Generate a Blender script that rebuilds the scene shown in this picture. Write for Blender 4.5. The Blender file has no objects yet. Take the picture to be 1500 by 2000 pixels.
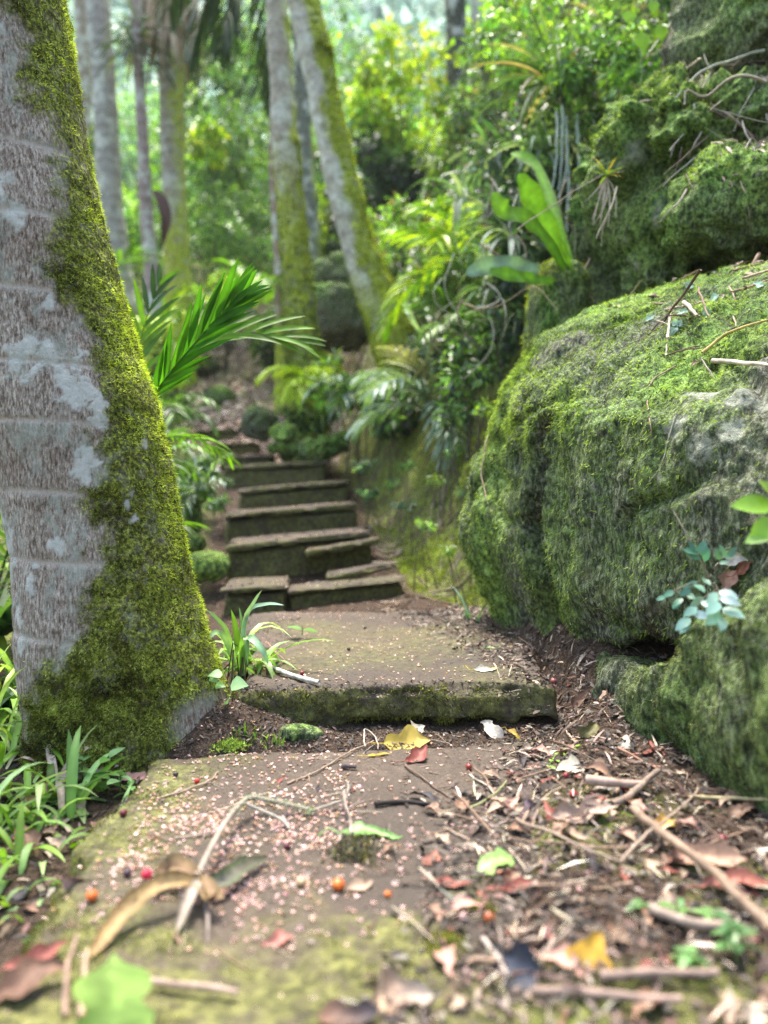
import bpy, math, random
import numpy as np
from mathutils import Vector, Matrix
from mathutils.bvhtree import BVHTree

C = bpy.context.scene
COL = C.collection
R = math.radians
PI = math.pi
HAZE = 0.0013

# ------------------------------------------------------------------ camera
CAM_H = 0.46
cam_d = bpy.data.cameras.new('camera')
cam = bpy.data.objects.new('camera', cam_d)
COL.objects.link(cam)
PITCH = math.atan(43 / 1500)
cam.location = (0, 0, CAM_H)
cam.rotation_euler = (R(90) - PITCH, 0, 0)
cam_d.sensor_fit = 'VERTICAL'
cam_d.sensor_height = 36
cam_d.lens = 27
cam_d.clip_start = 0.02
cam_d.clip_end = 500
cam_d.dof.use_dof = True
cam_d.dof.focus_distance = 1.52
cam_d.dof.aperture_fstop = 1.9
C.camera = cam

# ------------------------------------------------------------------ world, sun, exposure
w = bpy.data.worlds.new('World')
C.world = w
w.use_nodes = True
wn = w.node_tree.nodes
sky = wn.new('ShaderNodeTexSky')
sky.sky_type = 'NISHITA'
sky.sun_disc = False
SUN_EL, SUN_AZ = R(70), R(-14)      # azimuth measured from +Y towards +X
sky.sun_elevation = SUN_EL
sky.sun_rotation = SUN_AZ
sky.air_density = 1.6
sky.dust_density = 5.0
sky.ozone_density = 1.5
w.node_tree.links.new(sky.outputs[0], wn['Background'].inputs[0])
wn['Background'].inputs[1].default_value = 0.15
sun_d = bpy.data.lights.new('sun', 'SUN')
sun_d.energy = 2.6
sun_d.angle = R(10)
sun_d.color = (1.0, 0.95, 0.87)
sun = bpy.data.objects.new('sun', sun_d)
COL.objects.link(sun)
sd = Vector((math.sin(SUN_AZ) * math.cos(SUN_EL), math.cos(SUN_AZ) * math.cos(SUN_EL), math.sin(SUN_EL)))
sun.rotation_euler = sd.to_track_quat('Z', 'Y').to_euler()
C.view_settings.view_transform = 'Standard'
C.view_settings.look = 'None'
C.view_settings.exposure = 1.85
C.view_settings.gamma = 1
C.view_settings.use_curve_mapping = False
C.cycles.max_bounces = 8
C.cycles.diffuse_bounces = 4
C.cycles.glossy_bounces = 2
C.cycles.transmission_bounces = 4
C.cycles.use_denoising = True
C.cycles.denoiser = 'OPENIMAGEDENOISE'
C.cycles.denoising_input_passes = 'RGB_ALBEDO_NORMAL'
C.cycles.denoising_prefilter = 'NONE'

# ------------------------------------------------------------------ helpers
cp, sp = math.cos(PITCH), math.sin(PITCH)


def P(px, py, d):
    """World point seen at pixel (px, py) of the 1500x2000 photograph at depth d."""
    x = (px - 750) / 1500 * d
    u = -(py - 1000) / 1500 * d
    return np.array([x, d * cp + u * sp, CAM_H - d * sp + u * cp])


def _hash(ix, iy, iz, seed):
    h = (ix * 374761393 + iy * 668265263 + iz * 1442695041 + seed * 974634777) & 0xFFFFFFFF
    h = ((h ^ (h >> 13)) * 1274126177) & 0xFFFFFFFF
    h = (h ^ (h >> 16)) & 0xFFFF
    return h / 32767.5 - 1.0


def vnoise(p, seed=0):
    p = np.asarray(p, float)
    i = np.floor(p).astype(np.int64)
    f = p - i
    f = f * f * f * (f * (f * 6 - 15) + 10)
    x, y, z = i[:, 0], i[:, 1], i[:, 2]
    fx, fy, fz = f[:, 0], f[:, 1], f[:, 2]
    out = 0
    for dx in (0, 1):
        for dy in (0, 1):
            for dz in (0, 1):
                wgt = (fx if dx else 1 - fx) * (fy if dy else 1 - fy) * (fz if dz else 1 - fz)
                out = out + wgt * _hash(x + dx, y + dy, z + dz, seed)
    return out


def fbm(p, seed=0, octv=4, gain=0.5):
    p = np.asarray(p, float)
    a, s, t = 1.0, 0.0, 0.0
    for o in range(octv):
        s = s + a * vnoise(p * (2.03 ** o) + 17.3 * o, seed + o)
        t += a
        a *= gain
    return s / t


def sstep(a, b, x):
    t = np.clip((x - a) / (b - a), 0, 1)
    return t * t * (3 - 2 * t)


class MB:
    """Collects geometry with a colour per vertex."""
    def __init__(s):
        s.v, s.f, s.c, s.n = [], [], [], 0

    def add(s, v, f, c):
        v = np.asarray(v, float).reshape(-1, 3)
        c = np.asarray(c, float)
        if c.ndim == 1:
            c = np.tile(c, (len(v), 1))
        s.v.append(v)
        s.c.append(c)
        for q in f:
            s.f.append(np.asarray(q, np.int64) + s.n)
        s.n += len(v)

    def build(s, name, mat, parent=None, smooth=True):
        v = np.concatenate(s.v)
        return mesh(name, v, s.f, mat, parent, smooth, {'tint': np.concatenate(s.c)})


def mesh(name, v, f, mat, parent=None, smooth=True, attrs=None, link=True):
    """v (N,3); f: list of 2-D index arrays, each with one polygon size."""
    me = bpy.data.meshes.new(name)
    f = [np.asarray(a, np.int64) for a in f if len(a)]
    nl = sum(a.size for a in f)
    npoly = sum(a.shape[0] for a in f)
    me.vertices.add(len(v))
    me.vertices.foreach_set('co', np.asarray(v, np.float32).ravel())
    me.loops.add(nl)
    me.loops.foreach_set('vertex_index', np.concatenate([a.ravel() for a in f]).astype(np.int32))
    me.polygons.add(npoly)
    starts, o = [], 0
    for a in f:
        starts.append(o + np.arange(a.shape[0]) * a.shape[1])
        o += a.size
    me.polygons.foreach_set('loop_start', np.concatenate(starts).astype(np.int32))
    me.update(calc_edges=True)
    me.validate()
    if smooth:
        me.polygons.foreach_set('use_smooth', np.ones(len(me.polygons), bool))
    for k, a in (attrs or {}).items():
        a = np.asarray(a, np.float32)
        if a.ndim == 1:
            at = me.attributes.new(k, 'FLOAT', 'POINT')
            at.data.foreach_set('value', a)
        else:
            at = me.attributes.new(k, 'FLOAT_COLOR', 'POINT')
            at.data.foreach_set('color', np.concatenate([a[:, :3], np.ones((len(a), 1), np.float32)], 1).ravel())
    me.materials.append(mat)
    ob = bpy.data.objects.new(name, me)
    if link:
        COL.objects.link(ob)
    if parent is not None:
        ob.parent = parent
        ob.matrix_parent_inverse = Matrix.Translation(-parent.location) if parent.type == 'EMPTY' and parent.parent is None else Matrix()
    return ob


def tag(o, label=None, cat=None, group=None, kind=None):
    if label: o['label'] = label
    if cat: o['category'] = cat
    if group: o['group'] = group
    if kind: o['kind'] = kind
    return o


def thing(name, label, cat, loc, group=None):
    o = bpy.data.objects.new(name, None)
    COL.objects.link(o)
    o.location = Vector([float(a) for a in loc])
    o.empty_display_size = 0.05
    return tag(o, label, cat, group)


def gridfaces(nu, nv, wrap=False):
    """vertex index = i*nv + j, i along u, j along v; wrap closes v."""
    i, j = np.meshgrid(np.arange(nu - 1), np.arange(nv if wrap else nv - 1), indexing='ij')
    i, j = i.ravel(), j.ravel()
    k = (j + 1) % nv
    return np.stack([i * nv + j, i * nv + k, (i + 1) * nv + k, (i + 1) * nv + j], 1)


def catmull(pts, n):
    """Resample a polyline (K,D) to n points through a Catmull-Rom spline."""
    pts = np.asarray(pts, float)
    K = len(pts)
    t = np.linspace(0, K - 1, n)
    i = np.clip(np.floor(t).astype(int), 0, K - 2)
    f = (t - i)[:, None]
    g = lambda k: pts[np.clip(k, 0, K - 1)]
    p0, p1, p2, p3 = g(i - 1), g(i), g(i + 1), g(i + 2)
    return 0.5 * (2 * p1 + (p2 - p0) * f + (2 * p0 - 5 * p1 + 4 * p2 - p3) * f ** 2 + (3 * p1 - p0 - 3 * p2 + p3) * f ** 3)


def norml(v):
    v = np.asarray(v, float)
    return v / np.maximum(np.linalg.norm(v, axis=-1, keepdims=True), 1e-9)


def gridnormals(v, nu, nv, wrap=False):
    g = v.reshape(nu, nv, 3)
    du = np.gradient(g, axis=0)
    dv = (np.roll(g, -1, 1) - np.roll(g, 1, 1)) if wrap else np.gradient(g, axis=1)
    return norml(np.cross(du, dv)).reshape(-1, 3)


def tube_arrays(pts, rad, k=8, seedrot=0.0):
    """pts (n,3), rad scalar or (n,) -> verts, quads, unit outward normals."""
    pts = np.asarray(pts, float)
    n = len(pts)
    rad = np.full(n, rad) if np.isscalar(rad) else np.asarray(rad, float)
    t = norml(np.gradient(pts, axis=0))
    ref = np.array([0, 1.0, 0]) if abs(t[0][2]) > 0.8 else np.array([0, 0, 1.0])
    out = []
    u = norml(np.cross(t[0], ref))
    nn = []
    for i in range(n):
        u = norml(u - t[i] * np.dot(u, t[i]))
        b = np.cross(t[i], u)
        a = seedrot + np.arange(k) / k * 2 * PI
        d = np.cos(a)[:, None] * u + np.sin(a)[:, None] * b
        nn.append(d)
        out.append(pts[i] + d * rad[i])
    return np.concatenate(out), gridfaces(n, k, True), np.concatenate(nn)


def tube(mb, pts, rad, col, k=6, var=0.0, rng=None):
    v, f, nn = tube_arrays(pts, rad, k)
    c = np.tile(np.asarray(col, float), (len(v), 1))
    if var:
        c = c * (1 + var * fbm(v * 60, 5, 2))[:, None]
    n = len(pts)
    mb.add(v, [f, np.arange(k)[None, :], (np.arange(k)[::-1] + (n - 1) * k)[None, :]], c)


def bend(p0, d0, length, droop, n=8, side=(0, 0, 0), rng=None):
    """A curve leaving p0 along d0 and bending by gravity (droop) and side."""
    p = np.array(p0, float)
    d = norml(d0)
    out = [p.copy()]
    st = length / (n - 1)
    for i in range(n - 1):
        p = p + d * st
        out.append(p.copy())
        d = norml(d + (np.array([0, 0, -droop]) + np.asarray(side)) * st / length * 1.6)
    return np.array(out)


def ribbon(mb, pts, width, col, fold=0.25, up=(0, 0, 1), prof=None, col2=None, wav=0.0, tipc=None, roll=0.0, vein=0.0):
    """A leaf blade along pts: mid rib and two edges per section, V-folded."""
    pts = np.asarray(pts, float)
    n = len(pts)
    s = np.linspace(0, 1, n)
    if prof is None:
        prof = np.interp(s, [0, .12, .45, .8, 1], [.35, .8, 1, .6, .02])
    elif callable(prof):
        prof = prof(s)
    wd = width * prof
    t = norml(np.gradient(pts, axis=0))
    sd_ = norml(np.cross(t, np.asarray(up, float)) + 1e-6)
    nrm = np.cross(sd_, t)
    if roll:
        sd_, nrm = sd_ * math.cos(roll) + nrm * math.sin(roll), nrm * math.cos(roll) - sd_ * math.sin(roll)
    wv = wav * np.sin(s * 22)[:, None] * nrm * wd[:, None]
    L = pts - sd_ * wd[:, None] / 2 + nrm * (fold * wd)[:, None] / 2 + wv
    Rr = pts + sd_ * wd[:, None] / 2 + nrm * (fold * wd)[:, None] / 2 - wv
    v = np.stack([L, pts, Rr], 1).reshape(-1, 3)
    c1 = np.asarray(col, float)
    cm = np.asarray(col2 if col2 is not None else c1 * 1.25, float)
    c = np.tile(np.stack([c1, cm, c1 * .93]), (n, 1))
    if vein:
        c = c * (1 + vein * np.sin(np.repeat(np.arange(n), 3) * 2.1) + vein * fbm(v * 40, 3, 3))[:, None]
    if tipc is not None:
        a = np.repeat(sstep(.75, 1, s), 3)[:, None]
        c = c * (1 - a) + np.asarray(tipc) * a
    mb.add(v, [gridfaces(n, 3)], c)


def leaf_template(n=5, aspect=.45, fold=.3, curl=.3, kind='oval'):
    s = np.linspace(0, 1, n)
    if kind == 'oval':
        prof = np.sin(PI * s ** .85) ** .8
    elif kind == 'heart':
        prof = np.interp(s, [0, .08, .3, .6, 1], [.3, .95, 1, .65, 0])
    else:
        prof = np.interp(s, [0, .3, .7, 1], [.1, 1, .75, 0])
    prof = np.maximum(prof, .03)
    ang = curl * s
    y = s * np.cos(ang * .5)
    z = -np.sin(ang) * s * .5
    w_ = aspect / 2 * prof
    v = np.stack([np.stack([-w_, y, z + fold * w_], 1), np.stack([0 * w_, y, z], 1), np.stack([w_, y, z + fold * w_], 1)], 1)
    return v.reshape(-1, 3), gridfaces(n, 3)


def rotmats(rng, n, dirs=None, upb=None, jit=0.5):
    """Frames: y axis along dirs, z near upb."""
    y = norml(rng.normal(size=(n, 3))) if dirs is None else norml(dirs)
    up = np.tile([0, 0, 1.0], (n, 1)) if upb is None else upb
    up = up + rng.normal(size=(n, 3)) * jit
    x = norml(np.cross(y, up))
    z = np.cross(x, y)
    return np.stack([x, y, z], 2)


def scatter(mb, tmpl, pos, rot, scale, cols):
    tv, tf = tmpl
    n = len(pos)
    scale = np.asarray(scale, float)
    v = np.einsum('nij,kj->nki', rot, tv) * scale[:, None, None] + pos[:, None, :]
    f = tf[None] + (np.arange(n) * len(tv))[:, None, None]
    c = np.repeat(cols, len(tv), 0)
    mb.add(v.reshape(-1, 3), [f.reshape(-1, tf.shape[1])], c)


def mixcol(rng, n, cols, wts=None, jit=.25):
    cols = np.asarray(cols, float)
    k = rng.choice(len(cols), n, p=wts)
    return cols[k] * np.exp(rng.normal(size=(n, 1)) * jit) * (1 + rng.normal(size=(n, 3)) * .05)
# ------------------------------------------------------------------ materials
class NT:
    def __init__(s, name):
        s.m = bpy.data.materials.new(name)
        s.m.use_nodes = True
        s.t = s.m.node_tree
        s.t.nodes.clear()
        s.out = s.n('ShaderNodeOutputMaterial')

    def n(s, typ, props=None, **inp):
        nd = s.t.nodes.new(typ)
        for k, v in (props or {}).items():
            setattr(nd, k, v)
        for k, v in inp.items():
            key = k.replace('_', ' ')
            sock = nd.inputs[int(k[1:])] if k[0] == 'i' and k[1:].isdigit() else nd.inputs[key]
            if hasattr(v, 'links') or isinstance(v, bpy.types.NodeSocket):
                s.t.links.new(v, sock)
            else:
                sock.default_value = v
        return nd

    def attr(s, name, out='Fac'):
        return s.n('ShaderNodeAttribute', {'attribute_name': name}).outputs[out]

    def noise(s, scale, detail=3, rough=.55, vec=None, dist=0.0):
        if vec is None:
            vec = s.n('ShaderNodeTexCoord').outputs['Object']
        return s.n('ShaderNodeTexNoise', None, Vector=vec, Scale=scale, Detail=detail, Roughness=rough, Distortion=dist).outputs['Fac']

    def svec(s, sc, rot=(0, 0, 0)):
        tc = s.n('ShaderNodeTexCoord').outputs['Object']
        return s.n('ShaderNodeMapping', None, Vector=tc, Scale=sc, Rotation=rot).outputs[0]

    def ramp(s, fac, stops, interp='LINEAR'):
        nd = s.n('ShaderNodeValToRGB', None, Fac=fac)
        cr = nd.color_ramp
        cr.interpolation = interp
        while len(cr.elements) < len(stops):
            cr.elements.new(.5)
        for e, (p, c) in zip(cr.elements, stops):
            e.position = p
            e.color = (c, c, c, 1) if isinstance(c, (int, float)) else (*c, 1)
        return nd.outputs['Color']

    def mix(s, fac, a, b, blend='MIX'):
        nd = s.n('ShaderNodeMix', {'data_type': 'RGBA', 'blend_type': blend, 'clamp_factor': True})
        for k, v in ((0, fac), (6, a), (7, b)):
            if isinstance(v, bpy.types.NodeSocket):
                s.t.links.new(v, nd.inputs[k])
            elif k == 0:
                nd.inputs[0].default_value = v
            else:
                nd.inputs[k].default_value = (*v, 1) if len(v) == 3 else v
        return nd.outputs[2]

    def math(s, op, a, b=0.0, clamp=False):
        nd = s.n('ShaderNodeMath', {'operation': op, 'use_clamp': clamp})
        for k, v in ((0, a), (1, b)):
            if isinstance(v, bpy.types.NodeSocket):
                s.t.links.new(v, nd.inputs[k])
            else:
                nd.inputs[k].default_value = v
        return nd.outputs[0]

    def bump(s, h, strength=.5, dist=.01, normal=None):
        nd = s.n('ShaderNodeBump', None, Height=h, Strength=strength, Distance=dist)
        if normal is not None:
            s.t.links.new(normal, nd.inputs['Normal'])
        return nd.outputs[0]

    def surf(s, sh):
        s.t.links.new(sh, s.out.inputs['Surface'])
        return s.m

    def principled(s, col, rough=.8, normal=None, spec=.3):
        nd = s.n('ShaderNodeBsdfPrincipled')
        for k, v in (('Base Color', col), ('Roughness', rough), ('Normal', normal), ('Specular IOR Level', spec)):
            if v is None:
                continue
            if isinstance(v, bpy.types.NodeSocket):
                s.t.links.new(v, nd.inputs[k])
            else:
                nd.inputs[k].default_value = (*v, 1) if isinstance(v, tuple) and len(v) == 3 else v
        return nd.outputs[0]


def leaf_material(name, transl=.35, rough=.42, spec=.45, nscale=25, through=(1.25, 1.35, .45)):
    s = NT(name)
    tint = s.attr('tint', 'Color')
    nz = s.noise(nscale, 2)
    col = s.mix(1.0, tint, s.ramp(nz, [(.3, .75), (.7, 1.25)]), 'MULTIPLY')
    b = s.bump(s.noise(nscale * 5, 2), .25, .002)
    pr = s.principled(col, rough, b, spec)
    # light through a leaf is yellower than light off it
    tcol = s.mix(1.0, col, through, 'MULTIPLY')
    tr = s.n('ShaderNodeBsdfTranslucent', None, Color=tcol).outputs[0]
    mx = s.n('ShaderNodeMixShader', None, Fac=transl)
    s.t.links.new(pr, mx.inputs[1])
    s.t.links.new(tr, mx.inputs[2])
    return s.surf(mx.outputs[0])


M = {}
M['leaf'] = leaf_material('green_leaf')
M['leaf_matte'] = leaf_material('soft_leaf', .4, .6, .25)
M['leaf_gloss'] = leaf_material('glossy_leaf', .4, .5, .25)
M['moss_blade'] = leaf_material('moss_blade', .35, .9, .1, 60)
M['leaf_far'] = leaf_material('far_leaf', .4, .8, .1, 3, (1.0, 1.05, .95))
M['petal'] = leaf_material('petal', .3, .7, .2, 200)


def dry_material(name, rough=.75):
    s = NT(name)
    tint = s.attr('tint', 'Color')
    nz = s.noise(90, 4, .65)
    nz2 = s.noise(18, 2)
    col = s.mix(1.0, tint, s.ramp(nz, [(.25, .6), (.75, 1.35)]), 'MULTIPLY')
    col = s.mix(s.ramp(nz2, [(.5, 0.0), (.75, .35)]), col, (.05, .03, .02))
    return s.surf(s.principled(col, rough, s.bump(s.noise(350, 3), .35, .002), .3))


M['dry'] = dry_material('dead_leaf', .62)
M['wood'] = dry_material('dead_wood', .85)


def soil():
    s = NT('soil')
    a = s.noise(7, 4)
    b = s.noise(60, 5, .7)
    c = s.noise(260, 3, .7)
    col = s.ramp(b, [(.25, (.012, .008, .006)), (.5, (.05, .033, .023)), (.75, (.13, .09, .065))])
    col = s.mix(s.ramp(c, [(.52, 0.0), (.64, .6)]), col, (.22, .155, .115))
    ms = s.math('MULTIPLY', s.attr('moss'), s.ramp(s.noise(14, 4, .6), [(.35, .2), (.6, 1.0)]))
    col = s.mix(ms, col, s.ramp(s.noise(45, 4, .7), [(.3, (.03, .045, .006)), (.5, (.15, .19, .035)), (.7, (.34, .38, .10))]))
    h = s.math('ADD', s.math('MULTIPLY', b, 1.0), s.math('MULTIPLY', c, .5))
    return s.surf(s.principled(col, .95, s.bump(h, .9, .012), .15))


M['soil'] = soil()


def stone():
    s = NT('path_stone')
    n1 = s.noise(5, 5, .6)
    n2 = s.noise(40, 5, .65)
    n3 = s.noise(300, 3, .7)
    col = s.ramp(n1, [(.3, (.036, .025, .018)), (.5, (.070, .052, .039)), (.7, (.125, .095, .073))])
    col = s.mix(s.ramp(n2, [(.35, .75), (.6, .0)]), col, (.055, .04, .03))
    col = s.mix(s.ramp(n3, [(.55, 0.0), (.7, .5)]), col, (.26, .22, .18))
    damp = s.ramp(s.noise(3.2, 3, .5, s.svec((1, 1, 1), (0, 0, 1))), [(.45, 0.0), (.65, .5)])
    col = s.mix(damp, col, (.042, .035, .028))
    ms = s.math('MULTIPLY', s.attr('moss'), s.ramp(s.noise(22, 5, .65), [(.32, 0.0), (.52, 1.0)]))
    mcol = s.ramp(s.noise(70, 4, .7), [(.32, (.03, .03, .012)), (.48, (.10, .10, .03)), (.66, (.22, .22, .07))])
    col = s.mix(ms, col, mcol)
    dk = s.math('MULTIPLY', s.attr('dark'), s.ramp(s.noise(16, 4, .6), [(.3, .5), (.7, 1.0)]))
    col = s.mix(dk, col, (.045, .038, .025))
    h = s.math('ADD', n2, s.math('MULTIPLY', n3, .35))
    h = s.math('ADD', h, s.math('MULTIPLY', ms, s.math('MULTIPLY', s.noise(180, 3, .7), .9)))
    rough = s.ramp(n1, [(.3, .62), (.6, .9)])
    return s.surf(s.principled(col, rough, s.bump(h, .7, .006), .3))


M['stone'] = stone()


def boulder():
    s = NT('mossy_rock')
    st = s.noise(1, 6, .75, s.svec((110, 110, 48)))            # streaks running down the face
    st2 = s.noise(1, 4, .6, s.svec((26, 26, 9), (0, .1, 0)))
    n2 = s.noise(55, 5, .7)
    n1 = s.noise(6, 4)
    rock = s.ramp(st, [(.37, (.014, .015, .012)), (.5, (.085, .09, .062)), (.63, (.36, .37, .28))])
    rock = s.mix(s.ramp(s.noise(9, 3, .5, s.svec((1, 1, 1), (1, 0, 0))), [(.6, 0.0), (.7, .5)]), rock, (.10, .06, .04))
    ml = s.math('MULTIPLY', s.attr('moss'), s.ramp(s.math('ADD', s.math('MULTIPLY', st2, .5), s.math('MULTIPLY', n2, .5)), [(.30, 0.0), (.45, 1.0)]))
    mcol = s.ramp(s.math('ADD', s.math('MULTIPLY', n2, .6), s.math('MULTIPLY', st, .4)), [(.39, (.012, .018, .006)), (.47, (.10, .16, .035)), (.54, (.30, .42, .09)), (.64, (.56, .68, .24))])
    mcol = s.mix(s.ramp(s.noise(3.5, 3, .6, s.svec((1.6, 1.6, .7))), [(.46, 0.0), (.6, .8)]), mcol, s.mix(1.0, mcol, (.4, .46, .4), 'MULTIPLY'))
    mcol = s.mix(s.ramp(n1, [(.35, 0.0), (.65, .6)]), mcol, s.mix(1.0, mcol, (.55, .9, .75), 'MULTIPLY'))
    col = s.mix(ml, rock, mcol)
    ll = s.math('MULTIPLY', s.attr('lichen'), s.ramp(s.noise(75, 4, .7), [(.38, 0.0), (.5, 1.0)]))
    col = s.mix(ll, col, s.ramp(s.noise(60, 3), [(.3, (.22, .26, .2)), (.7, (.46, .46, .36))]))
    h = s.math('ADD', s.math('MULTIPLY', st, .9), n2)
    h = s.math('ADD', h, s.math('MULTIPLY', s.noise(260, 3, .7), .5))
    return s.surf(s.principled(col, .92, s.bump(h, .95, .012), .2))


M['rock'] = boulder()


def hero_bark():
    s = NT('lichened_bark')
    st = s.noise(1, 5, .75, s.svec((230, 230, 70)))
    n1 = s.noise(9, 4, .6)
    n2 = s.noise(60, 4, .7)
    col = s.ramp(st, [(.36, (.10, .075, .06)), (.45, (.25, .20, .165)), (.53, (.40, .345, .30)), (.62, (.66, .61, .54))])
    col = s.mix(s.ramp(n1, [(.4, 0.0), (.62, .65)]), col, s.mix(1.0, col, (.55, .47, .42), 'MULTIPLY'))
    thin = s.ramp(s.noise(14, 5, .75, s.svec((1, 1, .6))), [(.50, 0.0), (.60, .7)])
    col = s.mix(thin, col, s.ramp(n2, [(.3, (.22, .25, .2)), (.7, (.5, .52, .47))]))
    col = s.mix(s.math('MULTIPLY', s.attr('scar'), .85), col, (.55, .49, .43))
    ll = s.math('MULTIPLY', s.attr('lichen'), s.ramp(n2, [(.30, .15), (.45, 1.0)]))
    col = s.mix(ll, col, s.ramp(s.noise(45, 4, .7), [(.25, (.38, .41, .36)), (.7, (.66, .66, .64))]))
    ms = s.math('MULTIPLY', s.attr('moss'), s.ramp(s.noise(34, 4, .7), [(.28, .35), (.5, 1.0)]))
    mcol = s.ramp(s.noise(130, 4, .75), [(.36, (.018, .016, .008)), (.48, (.09, .10, .018)), (.56, (.22, .26, .03)), (.66, (.48, .54, .14))])
    col = s.mix(ms, col, mcol)
    h = s.math('ADD', st, s.math('MULTIPLY', n2, .7))
    return s.surf(s.principled(col, .9, s.bump(h, .9, .008), .2))


M['hero_bark'] = hero_bark()


def palm_bark():
    s = NT('palm_bark')
    z = s.n('ShaderNodeSeparateXYZ', None, Vector=s.n('ShaderNodeTexCoord').outputs['Object']).outputs[2]
    wv = s.math('SINE', s.math('ADD', s.math('MULTIPLY', z, 52.0), s.math('MULTIPLY', s.noise(5, 2), 5.0)))
    n1 = s.noise(6, 5, .65)
    n2 = s.noise(38, 4, .7)
    tint = s.attr('tint', 'Color')
    col = s.mix(1.0, tint, s.ramp(n2, [(.3, .6), (.7, 1.35)]), 'MULTIPLY')
    col = s.mix(s.ramp(wv, [(.0, .0), (.9, .28)]), col, (.09, .075, .06))
    col = s.mix(s.ramp(n1, [(.50, 0.0), (.57, .8)]), col, s.ramp(n2, [(.3, (.36, .39, .33)), (.7, (.72, .74, .70))]))
    ms = s.math('MULTIPLY', s.attr('moss'), s.ramp(s.noise(11, 4, .65), [(.3, .1), (.5, 1.0)]))
    col = s.mix(ms, col, s.ramp(n2, [(.3, (.08, .10, .015)), (.48, (.32, .38, .04)), (.66, (.60, .66, .12))]))
    h = s.math('ADD', s.math('MULTIPLY', wv, .15), n2)
    return s.surf(s.principled(col, .9, s.bump(h, .7, .02), .2))


M['palm_bark'] = palm_bark()

s_ = NT('berry_skin')
M['berry'] = s_.surf(s_.principled(s_.mix(1.0, s_.attr('tint', 'Color'), s_.ramp(s_.noise(150, 3), [(.3, .6), (.7, 1.3)]), 'MULTIPLY'), .35, s_.bump(s_.noise(200, 2), .2, .001), .5))
# ------------------------------------------------------------------ ground
_Y = [-5, 0, 1.0, 1.34, 1.42, 1.6, 2.5, 2.75, 3.05, 3.3, 3.65, 4.2, 4.75, 5.35, 5.95, 6.55, 7.2, 8.0, 9.5, 12, 20, 34, 60]
_Z = [-.25, -.10, -.065, -.045, -.004, .012, .03, .035, .05, .12, .215, .335, .455, .575, .70, .87, 1.25, 1.72, 2.25, 3.3, 6.8, 17, 44]
_XR = [(-5, 1.1), (0, 1.0), (1.1, .8), (2, .62), (2.6, .46), (3, .2), (3.7, .04), (4.4, -.05), (5, -.2), (6, -.4), (7, -.6), (8.5, -.4), (12, .6), (20, 3), (60, 10)]
_XL = [(-5, -.5), (1.4, -.42), (2.2, -.48), (3, -.66), (3.7, -.8), (4.4, -.9), (5, -1.08), (6, -1.3), (7, -1.65), (8.5, -2.0), (12, -2.2), (60, -4)]


def H(x, y):
    x = np.asarray(x, float)
    y = np.asarray(y, float)
    z = np.interp(y, _Y, _Z)
    xr = np.interp(y, [a for a, b in _XR], [b for a, b in _XR])
    xl = np.interp(y, [a for a, b in _XL], [b for a, b in _XL])
    t = np.maximum(x - xr, 0)
    near = sstep(.5, 2.5, y) * 1.0
    rise = np.where(t < 1.7, 1.9 * t, 3.23 + .75 * (t - 1.7))
    rise = rise * (t / (t + .06))
    z = z + rise * (.45 + .55 * near)
    tl = np.maximum(xl - x, 0)
    z = z - .10 * np.minimum(tl, 1.2) * (1 - sstep(2, 5, y)) + .10 * np.minimum(tl, .5) * sstep(2.6, 3.4, y)
    # the litter apron right of the front slab lies a little above it
    edge = np.interp(y, [.4, .75, 1.07, 1.3, 1.5, 1.8, 2.2, 2.5], [.0, .06, .13, .24, .36, .34, .30, .26])
    ap = sstep(-.03, .12, x - edge) * (1 - sstep(2.3, 2.6, y)) * sstep(-.2, .4, y)
    z = z + ap * np.interp(y, [1.3, 1.5, 1.7, 2.6], [.085, .085, .16, .075])
    z = z + .055 * np.exp(-(((x + .30) / .10) ** 2 + ((y - 1.47) / .07) ** 2)) + .03 * np.exp(-(((x + .42) / .12) ** 2 + ((y - 1.40) / .06) ** 2))
    q = np.stack([x, y, 0 * x], -1).reshape(-1, 3)
    far = sstep(2, 9, np.hypot(x, y))
    n = fbm(q * 3.1, 3, 4).reshape(x.shape) * .022 + fbm(q * 17, 8, 3).reshape(x.shape) * .007
    n = n + far * fbm(q * .55, 31, 4).reshape(x.shape) * .5
    n = n * np.where(t > 0, 1 + 2.6 * np.minimum(t * 3, 1), 1)
    n = n + np.minimum(t * 4, 1) * fbm(q * np.array([7, 7, 1]), 91, 3).reshape(x.shape) * .05 * (1 - far)
    return z + n


def spaced(lo, hi, a, b, st, g=1.09):
    mid = list(np.arange(a, b, st))
    s, x = st, b
    while x < hi:
        mid.append(x); s *= g; x += s
    s, x, pre = st, a, []
    while x > lo:
        s *= g; x -= s; pre.append(x)
    return np.array(pre[::-1] + mid)


gx = spaced(-45, 45, -1.1, 1.1, .014)
gy = spaced(-8, 60, .45, 3.6, .014)
GX, GY = np.meshgrid(gx, gy, indexing='ij')
GZ = H(GX, GY)
gv = np.stack([GX, GY, GZ], -1).reshape(-1, 3)
xr_ = np.interp(gv[:, 1], [a for a, b in _XR], [b for a, b in _XR])
mossg = sstep(-.14, .04, gv[:, 0] - xr_) * sstep(2.5, 2.9, gv[:, 1]) * 1.0
mossg = np.maximum(mossg, .75 * sstep(1.2, 1.0, gv[:, 1]) * sstep(.45, .75, fbm(gv * 5, 77, 3) + .5))
xl_ = np.interp(gv[:, 1], [a for a, b in _XL], [b for a, b in _XL])
mossg = np.maximum(mossg, .8 * sstep(0.0, .12, xl_ - gv[:, 0]) * sstep(2.2, 2.8, gv[:, 1]))
ground = mesh('ground', gv, [gridfaces(len(gx), len(gy))[:, ::-1]], M['soil'], None, True, {'moss': mossg})
tag(ground, kind='structure')

SURF = [ground]          # what litter may lie on


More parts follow.
